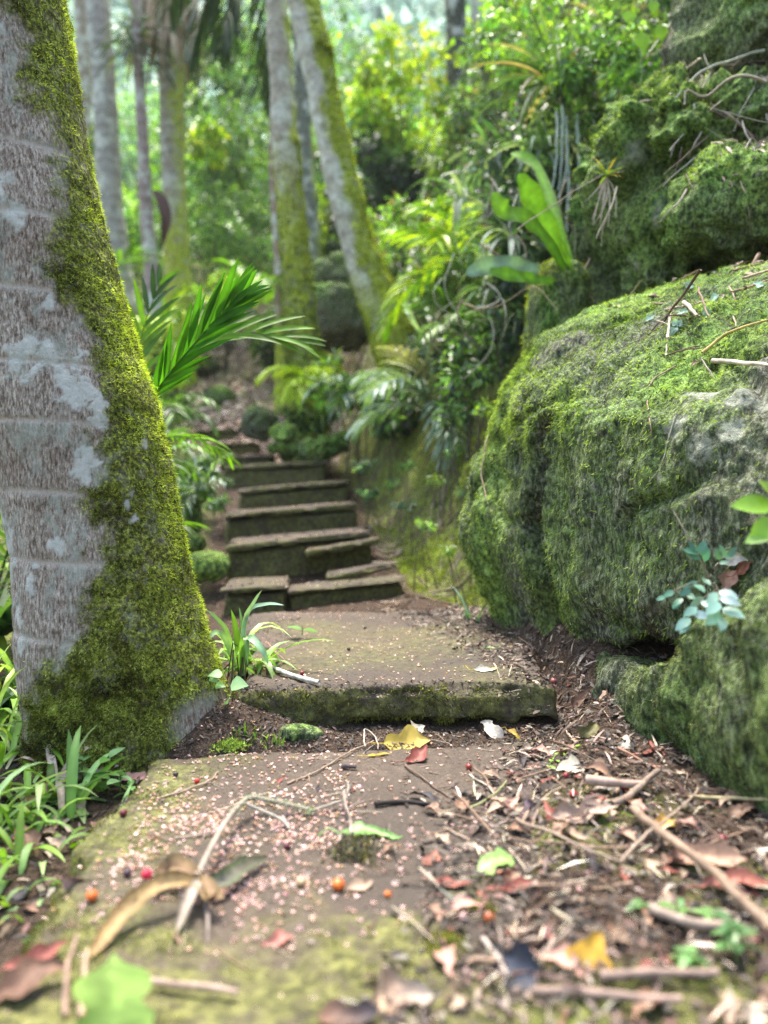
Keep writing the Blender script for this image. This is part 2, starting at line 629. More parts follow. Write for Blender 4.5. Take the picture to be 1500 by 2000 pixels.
# ------------------------------------------------------------------ paving slab and stone steps
def block(name, cor, h, r, res, moss=(.6, .2), seed=1, parent=None, noise=.005, irr=.012, sag=.35):
    """Rounded stone block: cor = four top corners FL, FR, BR, BL; h thick, r edge radius."""
    cor = np.asarray(cor, float)
    L = np.linalg.norm(cor[1] - cor[0])
    D = np.linalg.norm(cor[3] - cor[0])
    nx, ny, nz = max(4, int(L / res)), max(4, int(D / res)), max(4, int(h / res))
    vs, fs, off = [], [], 0

    def face(nu, nv, fn, flip):
        nonlocal off
        u, v = np.meshgrid(np.linspace(-1, 1, nu + 1), np.linspace(-1, 1, nv + 1), indexing='ij')
        p = fn(u.ravel(), v.ravel())
        f = gridfaces(nu + 1, nv + 1) + off
        vs.append(p); fs.append(f[:, ::-1] if flip else f); off += len(p)
    one = lambda u: np.ones_like(u)
    face(nx, ny, lambda u, v: np.stack([u, v, one(u)], 1), True)
    face(nx, nz, lambda u, v: np.stack([u, -one(u), v], 1), True)
    face(nx, nz, lambda u, v: np.stack([u, one(u), v], 1), False)
    face(ny, nz, lambda u, v: np.stack([-one(u), u, v], 1), False)
    face(ny, nz, lambda u, v: np.stack([one(u), u, v], 1), True)
    p = np.concatenate(vs)
    half = np.array([L, D, h]) / 2
    q = p * half
    inner = np.clip(q, -(half - r), half - r)
    d = q - inner
    ln = np.linalg.norm(d, axis=1, keepdims=True)
    nrm = np.where(ln > 1e-9, d / np.maximum(ln, 1e-9), 0)
    q = inner + nrm * np.minimum(ln, r)
    face_n = nrm
    s, t = (q[:, 0] / half[0] + 1) / 2, (q[:, 1] / half[1] + 1) / 2
    top = ((1 - s) * (1 - t))[:, None] * cor[0] + (s * (1 - t))[:, None] * cor[1] + (s * t)[:, None] * cor[2] + ((1 - s) * t)[:, None] * cor[3]
    wv = top.copy()
    wv[:, 2] += q[:, 2] - half[2]
    # uneven outline, chipped edges, worn surface
    ed = (np.abs(nrm[:, 2]) > .15) * (np.abs(nrm[:, 2]) < .98) * 1.0
    chip_ = np.maximum(fbm(wv * 13, seed + 40, 3) - .02, 0) * .055 + np.maximum(fbm(wv * 4.5, seed + 41, 2) - .1, 0) * .05
    wv = wv - nrm * (ed * np.minimum(chip_, r * .8))[:, None]
    wv[:, 2] += fbm(wv * np.array([3.2, 1.5, 1]), seed + 42, 2) * noise * sag
    o1 = fbm(wv * 6, seed, 3)[:, None] * irr + fbm(wv * 25, seed + 5, 3)[:, None] * irr * .4
    wv[:, :2] += o1 * nrm[:, :2]
    wv[:, 2] += (fbm(wv * 9, seed + 9, 4) * noise + fbm(wv * 70, seed + 3, 3) * noise * .35) * sstep(-1, 1, nrm[:, 2] * 2 - .2)
    wv[:, 1] -= fbm(wv * 60, seed + 13, 3) * .004 * np.abs(nrm[:, 1])
    up = sstep(.2, .9, nrm[:, 2]) * (np.abs(nrm[:, 1]) + np.abs(nrm[:, 0]) > .15)
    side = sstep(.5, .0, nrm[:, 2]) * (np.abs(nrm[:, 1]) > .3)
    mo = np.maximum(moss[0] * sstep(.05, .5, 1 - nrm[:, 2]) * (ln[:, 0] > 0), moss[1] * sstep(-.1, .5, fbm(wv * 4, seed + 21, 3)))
    return mesh(name, wv, fs, M['stone'], parent, True, {'moss': mo, 'dark': side * .12})  # 'dark' tints upright faces: dark moss plus riser shade put into the colour


slab_c = [(-.375, .60, -.006), (.46, .52, -.004), (.44, 1.44, .0), (-.415, 1.33, .0)]
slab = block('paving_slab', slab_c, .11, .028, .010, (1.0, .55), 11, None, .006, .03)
# thick moss on its left rim and toward the front edge
me = slab.data
co = np.empty(len(me.vertices) * 3, np.float32); me.vertices.foreach_get('co', co); co = co.reshape(-1, 3).astype(float)
mo = np.zeros(len(co))
nzz = fbm(co * 9, 4, 4)
mo = np.maximum(mo, sstep(-.20, -.36, co[:, 0] + nzz * .16) * .95)
mo = np.maximum(mo, sstep(.86, .70, co[:, 1] + nzz * .22) * .95)
mo = np.maximum(mo, sstep(1.36, 1.44, co[:, 1] + nzz * .05) * .6)
me.attributes['moss'].data.foreach_set('value', mo.astype(np.float32))
tag(slab, 'broad flat brown paving slab in front of the lowest step, its left rim mossy', 'paving slab')
SURF.append(slab)


def zplane(l, r, d, back, drop=0.0):
    return None


def step(label, fl, fr, depth, facepx, seed, back_shift=(0, 0), cop=.3, moss=(.9, .3), riser=True, th=None):
    """fl, fr = (px, py, d) of the top front corners; depth = how far the tread runs back."""
    A, B = P(*fl), P(*fr)
    ez = B - A
    fw = norml(.3 * norml(np.array([-ez[1], ez[0], 0])) + np.array([0, .7, 0]))
    Cc = B + fw * depth; D = A + fw * depth
    Cc[2], D[2] = B[2] - .004, A[2] - .004
    Cc[:2] += back_shift; D[:2] += back_shift
    fh = facepx / 1500 * (fl[2] + fr[2]) / 2
    ct = th or fh * cop
    if not riser:
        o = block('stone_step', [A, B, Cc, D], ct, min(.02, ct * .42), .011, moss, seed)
        tag(o, label, 'step', 'stone steps climbing the path')
        SURF.append(o)
        return o
    t = thing('stone_step', label, 'step', A, 'stone steps climbing the path')
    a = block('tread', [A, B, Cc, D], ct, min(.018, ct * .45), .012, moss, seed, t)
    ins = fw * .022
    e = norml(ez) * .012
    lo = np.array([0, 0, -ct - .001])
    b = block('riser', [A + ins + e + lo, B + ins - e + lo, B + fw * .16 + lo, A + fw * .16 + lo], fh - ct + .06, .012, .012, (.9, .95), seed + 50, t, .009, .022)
    SURF.extend([a, b])
    return t


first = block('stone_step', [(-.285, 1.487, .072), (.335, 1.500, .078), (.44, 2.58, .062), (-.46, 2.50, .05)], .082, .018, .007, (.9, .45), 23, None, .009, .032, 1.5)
tag(first, 'lowest and broadest stone step, a long flat tread with dark moss along its front edge', 'step', 'stone steps climbing the path')
SURF.append(first)
step('narrow left block of the second step, jutting forward with black soil below it', (428, 1150, 2.60), (562, 1143, 2.66), .34, 40, 31, cop=.35)
step('long low stone of the second step set back beside the jutting block', (562, 1154, 2.70), (795, 1128, 2.95), .20, 36, 32, cop=.3)
step('thin sunken stone strip lying on the second tread below the third step', (640, 1121, 2.95), (770, 1100, 3.1), .12, 12, 33, riser=False, th=.035)
step('third stone step, deep riser under a mossy lip, a second ledge at its right end', (440, 1065, 3.05), (727, 1038, 3.36), .55, 52, 34)
step('low ledge stone sticking out under the right end of the third step', (600, 1074, 3.10), (744, 1050, 3.30), .2, 26, 35, riser=False, th=.035)
step('fourth stone step with a pale worn lip and leaf scraps on its riser', (438, 1002, 3.55), (697, 981, 3.85), .55, 52, 36)
step('fifth stone step, narrower, with a dark brown riser', (465, 955, 4.15), (681, 936, 4.35), .58, 42, 37)
step('sixth stone step, thin slab beside the round mossy stone', (436, 909, 4.72), (637, 899, 4.85), .6, 40, 38)
step('seventh stone step, a low worn edge half buried in soil', (425, 893, 5.3), (532, 888, 5.4), .6, 18, 39)
step('eighth stone step, short and pale with a mossy riser', (408, 867, 5.9), (502, 862, 6.0), .6, 24, 40)
step('uppermost visible stone step, half hidden by ferns at its left end', (378, 841, 6.5), (470, 836, 6.6), .6, 20, 41)


# ------------------------------------------------------------------ rocks
def finish_rock(name, v, nu, nv, seed, moss, lich=None, amp=.03, parent=None, wrap=False, caps=None, detail=1.0):
    n = gridnormals(v, nu, nv, wrap)
    cen = v.mean(0)
    if np.sum(n * (v - cen)) < 0:
        n = -n
        flip = True
    else:
        flip = False
    q = v.copy()
    streak = q * np.array([26, 26, 8])
    d = fbm(q * 2.6, seed, 4) * amp + fbm(q * 9, seed + 1, 4) * amp * .45
    d = d + fbm(streak, seed + 2, 3) * .006 * detail * (1 - np.abs(n[:, 2])) + fbm(q * 55, seed + 3, 3) * .0045 * detail
    rg = 1 - np.abs(fbm(q * np.array([5, 5, 3.2]), seed + 6, 3)) * 2.4
    d = d - amp * 1.1 * np.maximum(rg - .5, 0) + amp * .4 * fbm(q * 22, seed + 8, 3)
    cr = 1 - np.abs(fbm(q @ np.array([[.9, .3, .1], [-.3, .9, .2], [0, -.3, 1]]) * 3.3, seed + 16, 2)) * 9
    d = d - amp * .9 * np.maximum(cr, 0)
    v = v + n * d[:, None]
    f = gridfaces(nu, nv, wrap)
    a = {'moss': moss(v, n) if callable(moss) else np.full(len(v), float(moss)), 'lichen': lich(v, n) if lich else np.zeros(len(v))}
    o = mesh(name, v, [f if flip else f[:, ::-1]], M['rock'], parent, True, a)
    return o, v, n


def loft(stations, nu, nv):
    """stations: list of (y, [(x, z)...])."""
    arr = np.array([[(x, y, z) for x, z in prof] for y, prof in stations], float)
    K = arr.shape[1]
    def res(p, n):
        t = np.linspace(0, len(p) - 1, n)
        lin = np.stack([np.interp(t, np.arange(len(p)), p[:, c]) for c in range(3)], 1)
        k = max(3, int(n / len(p) * .34)) | 1
        pad = np.concatenate([np.repeat(lin[:1], k // 2, 0), lin, np.repeat(lin[-1:], k // 2, 0)])
        sm = np.stack([np.convolve(pad[:, c], np.ones(k) / k, 'valid') for c in range(3)], 1)
        return .9 * sm + .1 * catmull(p, n)
    a = np.stack([res(arr[:, k], nu) for k in range(K)], 1)
    return np.stack([res(a[i], nv) for i in range(nu)]).reshape(-1, 3)


def rock_moss(base, up, seed, sc=3.2):
    def fn(v, n):
        m = base + up * n[:, 2] + .75 * fbm(v * np.array([sc, sc, sc * .6]), seed, 4)
        return np.clip(m, 0, 1)
    return fn


big = [
    (2.95, [(1.0, -.1), (.95, .1), (.90, .3), (.92, .5), (.95, .6), (1.0, .7), (1.1, .75), (1.2, .7), (1.3, .5)]),
    (2.62, [(.62, -.1), (.56, .1), (.52, .38), (.56, .62), (.60, .74), (.66, .84), (.80, .92), (1.0, .98), (1.3, .7)]),
    (2.42, [(.46, -.1), (.40, .08), (.315, .38), (.37, .62), (.42, .76), (.49, .87), (.65, .99), (.97, 1.08), (1.3, .7)]),
    (2.25, [(.44, -.1), (.35, .04), (.235, .36), (.29, .62), (.335, .76), (.405, .885), (.62, 1.0), (.95, 1.09), (1.3, .7)]),
    (1.95, [(.48, -.1), (.415, .0), (.32, .3), (.335, .56), (.375, .73), (.49, .83), (.69, .95), (1.0, 1.05), (1.3, .75)]),
    (1.66, [(.66, .08), (.445, .125), (.39, .25), (.385, .50), (.41, .63), (.53, .72), (.70, .84), (1.0, .96), (1.3, .75)]),
    (1.42, [(.80, .25), (.495, .175), (.462, .25), (.455, .48), (.49, .60), (.61, .66), (.74, .75), (1.0, .88), (1.35, .7)]),
    (1.2, [(.85, .27), (.575, .215), (.575, .27), (.57, .42), (.60, .53), (.67, .61), (.80, .69), (1.05, .8), (1.4, .7)]),
    (.9, [(.98, .1), (.80, .18), (.74, .3), (.73, .42), (.76, .52), (.82, .59), (.93, .66), (1.1, .75), (1.4, .6)]),
    (.5, [(1.2, .1), (1.12, .15), (1.08, .25), (1.08, .32), (1.1, .38), (1.15, .42), (1.2, .45), (1.3, .45), (1.4, .35)]),
]
NU, NV = 330, 330
bv = loft(big, NU, NV)
# a vertical cleft in the face and a ledge above it
def cleft(v):
    yy = v[:, 1] + .10 * (v[:, 2] - .4) + .012 * np.sin(v[:, 2] * 30)
    g = np.exp(-((yy - 1.80 + .03 * np.sin(v[:, 2] * 11)) / .020) ** 2) * sstep(.02, .12, v[:, 2]) * sstep(.66, .5, v[:, 2]) * sstep(.62, .5, v[:, 0])
    v[:, 0] += g * .12
    st_ = sstep(1.83, 1.78, yy) * sstep(2.3, 1.9, v[:, 1] + .4) 
    v[:, 0] -= .0 * st_
    led = sstep(.52, .60, v[:, 2]) * sstep(.80, .70, v[:, 2]) * np.exp(-((v[:, 1] - 1.85) / .2) ** 2)
    v[:, 0] -= led * .03
    v[:, 0] -= .022 * sstep(1.76, 1.84, yy) * sstep(.62, .5, v[:, 2]) * sstep(.6, .5, v[:, 0])
    return v
bv = cleft(bv)


def big_lichen(v, n):
    m = np.zeros(len(v))
    for (px, py, r) in [(1345, 860, .028), (1430, 815, .022), (1380, 745, .035), (1440, 750, .03), (1300, 830, .026), (1480, 770, .02), (1265, 930, .01)]:
        # the nearest surface vertex on the line of sight is where the patch grows
        a, b = P(px, py, .3), P(px, py, 3.0)
        d = norml(b - a)
        t = (v - a) @ d
        off = np.linalg.norm(v - a - t[:, None] * d, axis=1)
        k = np.where(off < .02)[0]
        if not len(k):
            continue
        k = k[np.argmin(t[k])]
        m = np.maximum(m, sstep(r * 1.25, r * .7, np.linalg.norm(v - v[k], axis=1) + fbm(v * 35, 9, 3) * r * .7))
    return m


def big_moss(v, n):
    m = .52 + .25 * n[:, 2] + 1.25 * fbm(v * np.array([4.5, 4.5, 1.8]), 5, 4)
    m -= .55 * sstep(.58, .72, v[:, 0]) * sstep(.9, .6, v[:, 2])      # barer, darker rock toward the near upper right
    return np.clip(m, 0, 1)


bould, bvv, bnn = finish_rock('boulder', bv, NU, NV, 61, big_moss, big_lichen, .024)
tag(bould, 'huge green-streaked boulder overhanging the path at the right, pale lichen blotches on its shoulder', 'boulder')

low = [
    (2.1, [(.7, -.2), (.55, -.02), (.54, .0), (.55, .02), (.62, .02), (.9, -.1)]),
    (1.75, [(.48, -.2), (.45, -.01), (.44, .06), (.46, .10), (.56, .12), (.9, -.1)]),
    (1.5, [(.44, -.2), (.42, -.02), (.425, .09), (.45, .13), (.60, .10), (.9, -.1)]),
    (1.34, [(.46, -.2), (.44, -.02), (.435, .10), (.46, .145), (.62, .12), (.95, -.1)]),
    (1.17, [(.51, -.2), (.483, -.02), (.462, .14), (.475, .27), (.58, .34), (.95, .1)]),
    (1.0, [(.54, -.2), (.515, -.02), (.465, .14), (.475, .31), (.58, .40), (1.0, .2)]),
    (.8, [(.60, -.2), (.58, -.02), (.53, .15), (.55, .31), (.66, .38), (1.0, .2)]),
    (.45, [(.9, -.2), (.85, -.02), (.82, .12), (.84, .22), (.9, .25), (1.1, .1)]),
]
lv = loft(low, 230, 150)
lowr, lvv, lnn = finish_rock('boulder', lv, 230, 150, 71, rock_moss(.45, .2, 15, 4), None, .02)
tag(lowr, 'dark lower boulder under the overhang, running out of the picture at the right edge', 'boulder')


def blob(label, c, rad, rot, seed, moss=.8, up=.25, nu=70, nv=90, amp=.03, ex=.75, name='boulder', group=None, lich=None):
    th = np.linspace(-PI / 2 + .001, PI / 2 - .001, nu)
    ph = np.arange(nv) / nv * 2 * PI
    T, F = np.meshgrid(th, ph, indexing='ij')
    sg = lambda a, e: np.sign(a) * np.abs(a) ** e
    v = np.stack([sg(np.cos(T), ex) * sg(np.cos(F), ex), sg(np.cos(T), ex) * sg(np.sin(F), ex), sg(np.sin(T), ex)], -1).reshape(-1, 3)
    mr = Matrix.Rotation(rot[2], 3, 'Z') @ Matrix.Rotation(rot[1], 3, 'Y') @ Matrix.Rotation(rot[0], 3, 'X')
    v = (v * np.asarray(rad)) @ np.array(mr).T + np.asarray(c)
    o, vv, nn = finish_rock(name, v, nu, nv, seed, rock_moss(moss, up, seed, 2.2 / max(rad)), lich, amp, wrap=True)
    if len(o.data.vertices):
        tag(o, label, 'rock' if max(rad) < .2 else 'boulder', group)
    return o, vv, nn


def lich_at(pts):
    def fn(v, n):
        m = np.zeros(len(v))
        for p, r in pts:
            k = np.argmin(np.linalg.norm(v - np.asarray(p), axis=1))
            m = np.maximum(m, sstep(r * 1.3, r * .6, np.linalg.norm(v - v[k], axis=1) + fbm(v * 25, 9, 3) * r * .8))
        return m
    return fn


up1 = blob('tall squared mossy boulder above the big boulder, white lichen stripe down its left edge', P(1345, 430, 2.72) + [0, .05, 0], (.33, .36, .44), (.1, -.12, .25), 81, .8, .2, 240, 290, .10, .45,
           lich=lich_at([(P(1272, 452, 2.4), .025), (P(1165, 520, 2.5), .02), (P(1168, 560, 2.5), .02), (P(1160, 490, 2.5), .015), (P(1240, 300, 2.5), .03), (P(1210, 340, 2.5), .02)]))
up2 = blob('rounded mossy rock shelf above the dark hollow at the right edge', P(1480, 430, 2.35), (.27, .26, .16), (.1, .2, -.3), 82, .8, .3, 130, 150, .06, .55)
up3 = blob('wet dark rock outcrop at the very top right, above the twig bank', P(1480, 20, 2.75), (.26, .3, .3), (.2, .1, .4), 83, .45, .3, 100, 110, .05, .6)
up4 = blob('slim upright mossy stone wedged behind the big boulder under the strap fern', P(1085, 640, 2.85), (.10, .14, .24), (0, .05, .1), 84, .75, .2, 70, 80, .02, .6)
sm = [
    blob('round moss-covered stone sitting at the right end of the sixth step', P(553, 862, 5.0), (.115, .12, .11), (0, 0, 0), 91, 1.0, .2, 70, 90, .075, .75),
    blob('grey brown boulder behind the round mossy stone', P(505, 828, 5.6), (.14, .14, .13), (0, .2, .4), 92, .25, .3, 50, 60, .03, .8),
    blob('long low rock with yellow-green moss sloping down to the sixth step', P(640, 872, 5.0), (.19, .16, .085), (0, -.25, .3), 93, 1.0, .2, 70, 90, .06, .7),
    blob('rounded yellow-green boulder left of the fourth step', P(352, 1008, 3.35), (.085, .13, .115), (0, 0, .3), 94, .8, .3, 70, 90, .075, .6),
    blob('small mossy stone below the rounded boulder left of the steps', P(378, 1062, 3.25), (.06, .07, .05), (0, 0, .1), 95, .95, .2, 40, 50, .015, .8),
    blob('flat mossy stone in the bank left of the third step', P(405, 1105, 3.0), (.085, .12, .06), (0, .1, .2), 96, .95, .2, 40, 50, .02, .8),
    blob('dark shadowed cave-like boulder between the two nearer trees', P(655, 625, 6.6), (.34, .4, .26), (0, 0, .2), 97, .2, .5, 70, 80, .06, .7),
    blob('dark boulder leaning on the shadowed one behind the leaning tree', P(690, 560, 7.2), (.4, .35, .22), (0, .2, .5), 98, .3, .4, 60, 70, .07, .7),
    blob('half buried mossy rock at the top of the path', P(430, 775, 7.4), (.16, .16, .09), (0, .1, .1), 99, .6, .4, 50, 60, .04, .8),
    blob('flat grey rock lying across the upper path', P(385, 715, 8.2), (.26, .2, .10), (0, .1, .6), 100, .3, .5, 50, 60, .05, .7),
    blob('dark damp stone at the foot of the ivy-clad tree', P(535, 650, 8.4), (.2, .25, .25), (0, .1, .3), 101, .25, .4, 50, 60, .05, .7),
    blob('little brown stone tucked against the foot of the lowest step', P(590, 1432, 1.44) , (.045, .022, .018), (0, .1, .1), 102, .5, .3, 30, 40, .008, .8),
]
SURF.extend([bould, lowr, up1[0], up2[0], up3[0]] + [s_[0] for s_ in sm])


# ------------------------------------------------------------------ moss growing as small blades
TRI = (np.array([[-.5, 0, 0], [.5, 0, 0], [0, 1, 0]]), np.array([[0, 1, 2]]))


def moss_blades(parent, v, n, wt, count, size, cols, down=.8, seed=1, wid=.22, name='moss', clumpsc=26):
    rng = np.random.default_rng(seed)
    p = np.maximum(wt, 0)
    if p.sum() <= 0:
        return
    k = rng.choice(len(v), count, p=p / p.sum())
    pos = v[k] + rng.normal(size=(count, 3)) * .0032
    nn = n[k]
    d = nn * .8 + np.array([0, 0, -down]) + rng.normal(size=(count, 3)) * .55
    rot = rotmats(rng, count, d, nn, .8)
    sc = size * rng.uniform(.5, 1.4, count)
    tm = (TRI[0] * np.array([wid, 1, 1]), TRI[1])
    cl = fbm(pos * clumpsc, seed + 7, 3)
    cols = np.asarray(cols, float)
    t = np.clip(cl * .9 + .5 + rng.normal(size=count) * .22, 0, .999) * (len(cols) - 1)
    i = t.astype(int)
    f = (t - i)[:, None]
    c = cols[i] * (1 - f) + cols[np.minimum(i + 1, len(cols) - 1)] * f
    mb = MB()
    scatter(mb, tm, pos - nn * .002, rot, sc, c)
    o = mb.build(name, M['moss_blade'], parent, False)
    o['kind'] = 'stuff'
    return o


GREENM = [(.03, .04, .014), (.10, .14, .045), (.22, .32, .06), (.33, .45, .09), (.46, .56, .20)]
OLIVEM = [(.02, .02, .008), (.07, .07, .018), (.18, .19, .035), (.32, .34, .06), (.48, .50, .14)]


def facing(v, n):
    d = norml(np.array([0, 0, CAM_H]) - v)
    return np.sum(d * n, 1)


wt = np.clip(big_moss(bvv, bnn), .12, 1) ** 1.3 * (.45 + 2.0 * sstep(.5, .66, bvv[:, 2]) * sstep(.95, .8, bvv[:, 2]) * sstep(1.6, 1.75, bvv[:, 1])) * (bvv[:, 1] > .9) * (facing(bvv, bnn) > -.35) * (1 - big_lichen(bvv, bnn)) * (bvv[:, 2] > .02) * (bvv[:, 0] < 1.25)
moss_blades(bould, bvv, bnn, wt, 120000, .0095, GREENM, .95, 5, .24)
wt = rock_moss(.45, .2, 15, 4)(lvv, lnn) * (lvv[:, 1] > .7) * (facing(lvv, lnn) > -.3) * (lvv[:, 2] > -.05)
moss_blades(lowr, lvv, lnn, wt, 26000, .006, [(.015, .018, .01), (.06, .07, .03), (.15, .18, .06), (.28, .32, .14)], .6, 6)
for (o, vv, nn), cnt, sz in ((up1, 30000, .011), (up2, 9000, .011), (up4, 5000, .011), (sm[0], 900, .010), (sm[2], 900, .010), (sm[3], 500, .008), (sm[5], 500, .008)):
    wt = np.clip(rock_moss(.4, .3, 3, 3)(vv, nn) + .8 * fbm(vv * 9, 5, 3), 0.01, 1) ** 1.5 * (facing(vv, nn) > -.3)
    moss_blades(o, vv, nn, wt, cnt, sz, GREENM if o in (up1[0], up2[0]) else [(.12, .15, .02), (.28, .33, .03), (.42, .48, .05)], .5, 7)
# front edge of the lowest step
me = first.data
co = np.empty(len(me.vertices) * 3, np.float32); me.vertices.foreach_get('co', co); co = co.reshape(-1, 3).astype(float)
no = np.empty(len(me.vertices) * 3, np.float32); me.vertices.foreach_get('normal', no); no = no.reshape(-1, 3).astype(float)
wt = (co[:, 1] < 1.53) * (co[:, 2] > .0) * sstep(.97, .6, no[:, 2]) * np.clip(.6 + fbm(co * 8, 3, 3), 0, 1) * sstep(.40, .1, co[:, 0] + .1)
moss_blades(first, co, no, wt, 9000, .0055, OLIVEM[:4], .5, 8, .3)
me = slab.data
co = np.empty(len(me.vertices) * 3, np.float32); me.vertices.foreach_get('co', co); co = co.reshape(-1, 3).astype(float)
no = np.empty(len(me.vertices) * 3, np.float32); me.vertices.foreach_get('normal', no); no = no.reshape(-1, 3).astype(float)
wt = mo ** 2 * np.clip(.2 + 1.6 * fbm(co * 14, 3, 3), 0, 1) * (co[:, 2] > -.06)
moss_blades(slab, co, no, wt, 17000, .0042, [(.03, .035, .008), (.08, .09, .014), (.16, .18, .02), (.24, .26, .04)], -.3, 9, .35)
# the moss cushion on the bank right of the steps
k = np.where((mossg > .3) & (gv[:, 1] > 2.5) & (gv[:, 1] < 4.6) & (gv[:, 0] > -.3) & (gv[:, 0] < .95) & (H(gv[:, 0], gv[:, 1]) < .95))[0]
gn = gridnormals(gv, len(gx), len(gy))
gn = gn * np.sign(gn[:, 2:3])
bank = moss_blades(None, gv[k], gn[k], np.clip(.3 + 1.5 * fbm(gv[k] * 6, 12, 4), 0.02, 1), 42000, .015, [(.14, .13, .06), (.18, .24, .04), (.30, .38, .06), (.42, .50, .10), (.50, .54, .2)], .1, 10, .25, 'moss_carpet')
tag(bank, 'yellow-green moss carpet over the earth bank right of the steps', 'moss', kind='stuff')
# ------------------------------------------------------------------ the big leaning trunk
ctr = [(-40, -260, 1.53, 128), (-22, 0, 1.52, 141), (18, 300, 1.52, 146), (84, 600, 1.52, 152), (120, 750, 1.52, 156), (152, 850, 1.52, 158), (192, 1060, 1.52, 163), (222, 1250, 1.52, 178), (243, 1380, 1.52, 178), (250, 1500, 1.52, 188), (255, 1600, 1.52, 200)]
pts = np.array([P(a, b, c) for a, b, c, r in ctr][::-1])
rad = np.array([r / 1500 * c for a, b, c, r in ctr][::-1])
top = pts[-1] + (pts[-1] - pts[-3]) / np.linalg.norm(pts[-1] - pts[-3]) * np.array([[.6], [1.4], [2.4]])
pts = np.concatenate([pts, top]); rad = np.concatenate([rad, [.13, .125, .12]])
cv = catmull(np.column_stack([pts, rad]), 620)
tv, tf, tn = tube_arrays(cv[:, :3], cv[:, 3], 240)
hgt = np.repeat(np.arange(620) / 619, 240)
zc = np.repeat(cv[:, 2], 240)
u = (tv[:, 0] - np.repeat(cv[:, 0], 240)) / np.repeat(cv[:, 3], 240)      # -1 left side .. 1 right side
# ring scars every 12-16 cm, slightly tilted
zt = tv[:, 2] + .05 * tv[:, 0] + .006 * fbm(tv * 8, 2, 2)
scar = np.zeros(len(tv))
for zz in (.16, .30, .425, .555, .66, .79, .93, 1.06, 1.20, 1.36, 1.5, 1.66, 1.8, 2.0):
    scar = np.maximum(scar, np.exp(-((zt - zz) / .0055) ** 2) * sstep(-.5, .4, fbm(tv * 14, 40 + int(zz * 10), 2) + .2))
# boundary of the moss by height (fraction across the trunk); moss lies to the right of it
_B = [(-.1, -1), (.01, -.8), (.09, -.62), (.153, -.35), (.214, -.05), (.285, .15), (.366, .28), (.467, .42), (.57, .6), (.67, .66), (.78, .6), (.87, .5), (.97, .62), (1.09, .8), (1.17, .66), (1.3, .66), (1.38, .4), (1.43, .58), (1.6, .5), (3, .5)]
bu = np.interp(tv[:, 2], [a for a, b in _B], [b for a, b in _B])
jag = fbm(tv * np.array([16, 16, 16]), 19, 4) * .26 + fbm(tv * 60, 3, 3) * .16
moss = sstep(-.10, .14, u + jag - bu)
moss = np.maximum(moss, sstep(-.90, -.97, u + jag * .3) * sstep(.45, .2, tv[:, 2]))
bare = sstep(.07, .02, np.hypot((u - .88) * .24, (tv[:, 2] - .03) * 1.1) + jag * .03) * (tv[:, 1] < np.repeat(cv[:, 1], 240))
moss = moss * (1 - bare)
lich = np.zeros(len(tv))
front = tv[:, 1] < np.repeat(cv[:, 1], 240) + .01
for (zz, uu, r) in [(.665, .46, .036), (.70, .30, .03), (.64, .52, .03), (.60, .60, .024), (.36, -.08, .019), (.40, -.95, .03), (.36, -.80, .035), (.32, -.78, .03), (.45, .74, .008), (.43, .68, .012), (.41, .72, .010), (.72, .18, .02), (.69, -.05, .03), (.24, -.72, .03), (.18, -.66, .022), (.79, .42, .016), (1.28, .25, .035), (1.33, .05, .03), (1.0, .12, .03), (.95, .3, .02), (.55, .9, .01), (.30, -.45, .025), (.52, .38, .022), (.49, .32, .02), (.86, -.35, .03), (1.1, -.5, .04), (.58, -.75, .03)]:
    i = int(np.argmin(np.abs(cv[:, 2] - zz)))
    cx, cy, cr = cv[i, 0], cv[i, 1], cv[i, 3]
    p0 = np.array([cx + uu * cr, cy - math.sqrt(max(0, 1 - uu * uu)) * cr, zz])
    dd = np.linalg.norm((tv - p0) * [1, 1, .8], axis=1)
    lich = np.maximum(lich, sstep(r * .85, r * .6, dd + fbm(tv * 55, 6, 4) * r * 1.1))
moss = moss * (1 - .85 * lich)
disp = fbm(tv * 3, 4, 3) * .008 + fbm(tv * np.array([40, 40, 12]), 5, 3) * .0022 - scar * .0035
disp = disp + moss * (.001 + fbm(tv * 30, 12, 4) * .006 + fbm(tv * 90, 14, 3) * .003) + lich * .0012
# buttressing at the foot
ang = np.arctan2(tn[:, 1], tn[:, 0])
foot = sstep(.16, -.1, tv[:, 2])
disp = disp + foot * .010 * (np.cos(ang * 3 + .6) + .5 * np.cos(ang * 5))
disp = disp + .018 * sstep(.22, .08, tv[:, 2]) * np.exp(-((ang + .2) / .5) ** 2)
hv = tv + tn * disp[:, None]
hero = thing('palm_tree', 'thick leaning trunk with pinkish bare bark on its left and bright moss on its right', 'tree', cv[0, :3] * [1, 1, 0])
trunk = mesh('trunk', hv, [tf], M['hero_bark'], hero, True, {'moss': moss, 'lichen': lich, 'scar': scar})
gap = np.clip(.6 + 1.2 * fbm(hv * 14, 8, 3), 0.02, 1)
wt = moss ** 1.6 * gap * (hv[:, 2] > -.1) * (hv[:, 2] < 1.7) * (facing(hv, tn) > -.4)
dark = sstep(.45, .9, u)
rngm = np.random.default_rng(3)
k1 = wt * dark; k2 = wt * (1 - dark)
moss_blades(hero, hv, tn, k1, 60000, .0062, [(.07, .07, .015), (.26, .33, .03), (.50, .62, .06), (.72, .82, .16)], .35, 21, .22, 'moss')
moss_blades(hero, hv, tn, k2, 70000, .0060, [(.014, .014, .006), (.04, .04, .012), (.10, .11, .02), (.26, .30, .04), (.58, .64, .18)], .35, 22, .22, 'moss')
SURF.append(trunk)


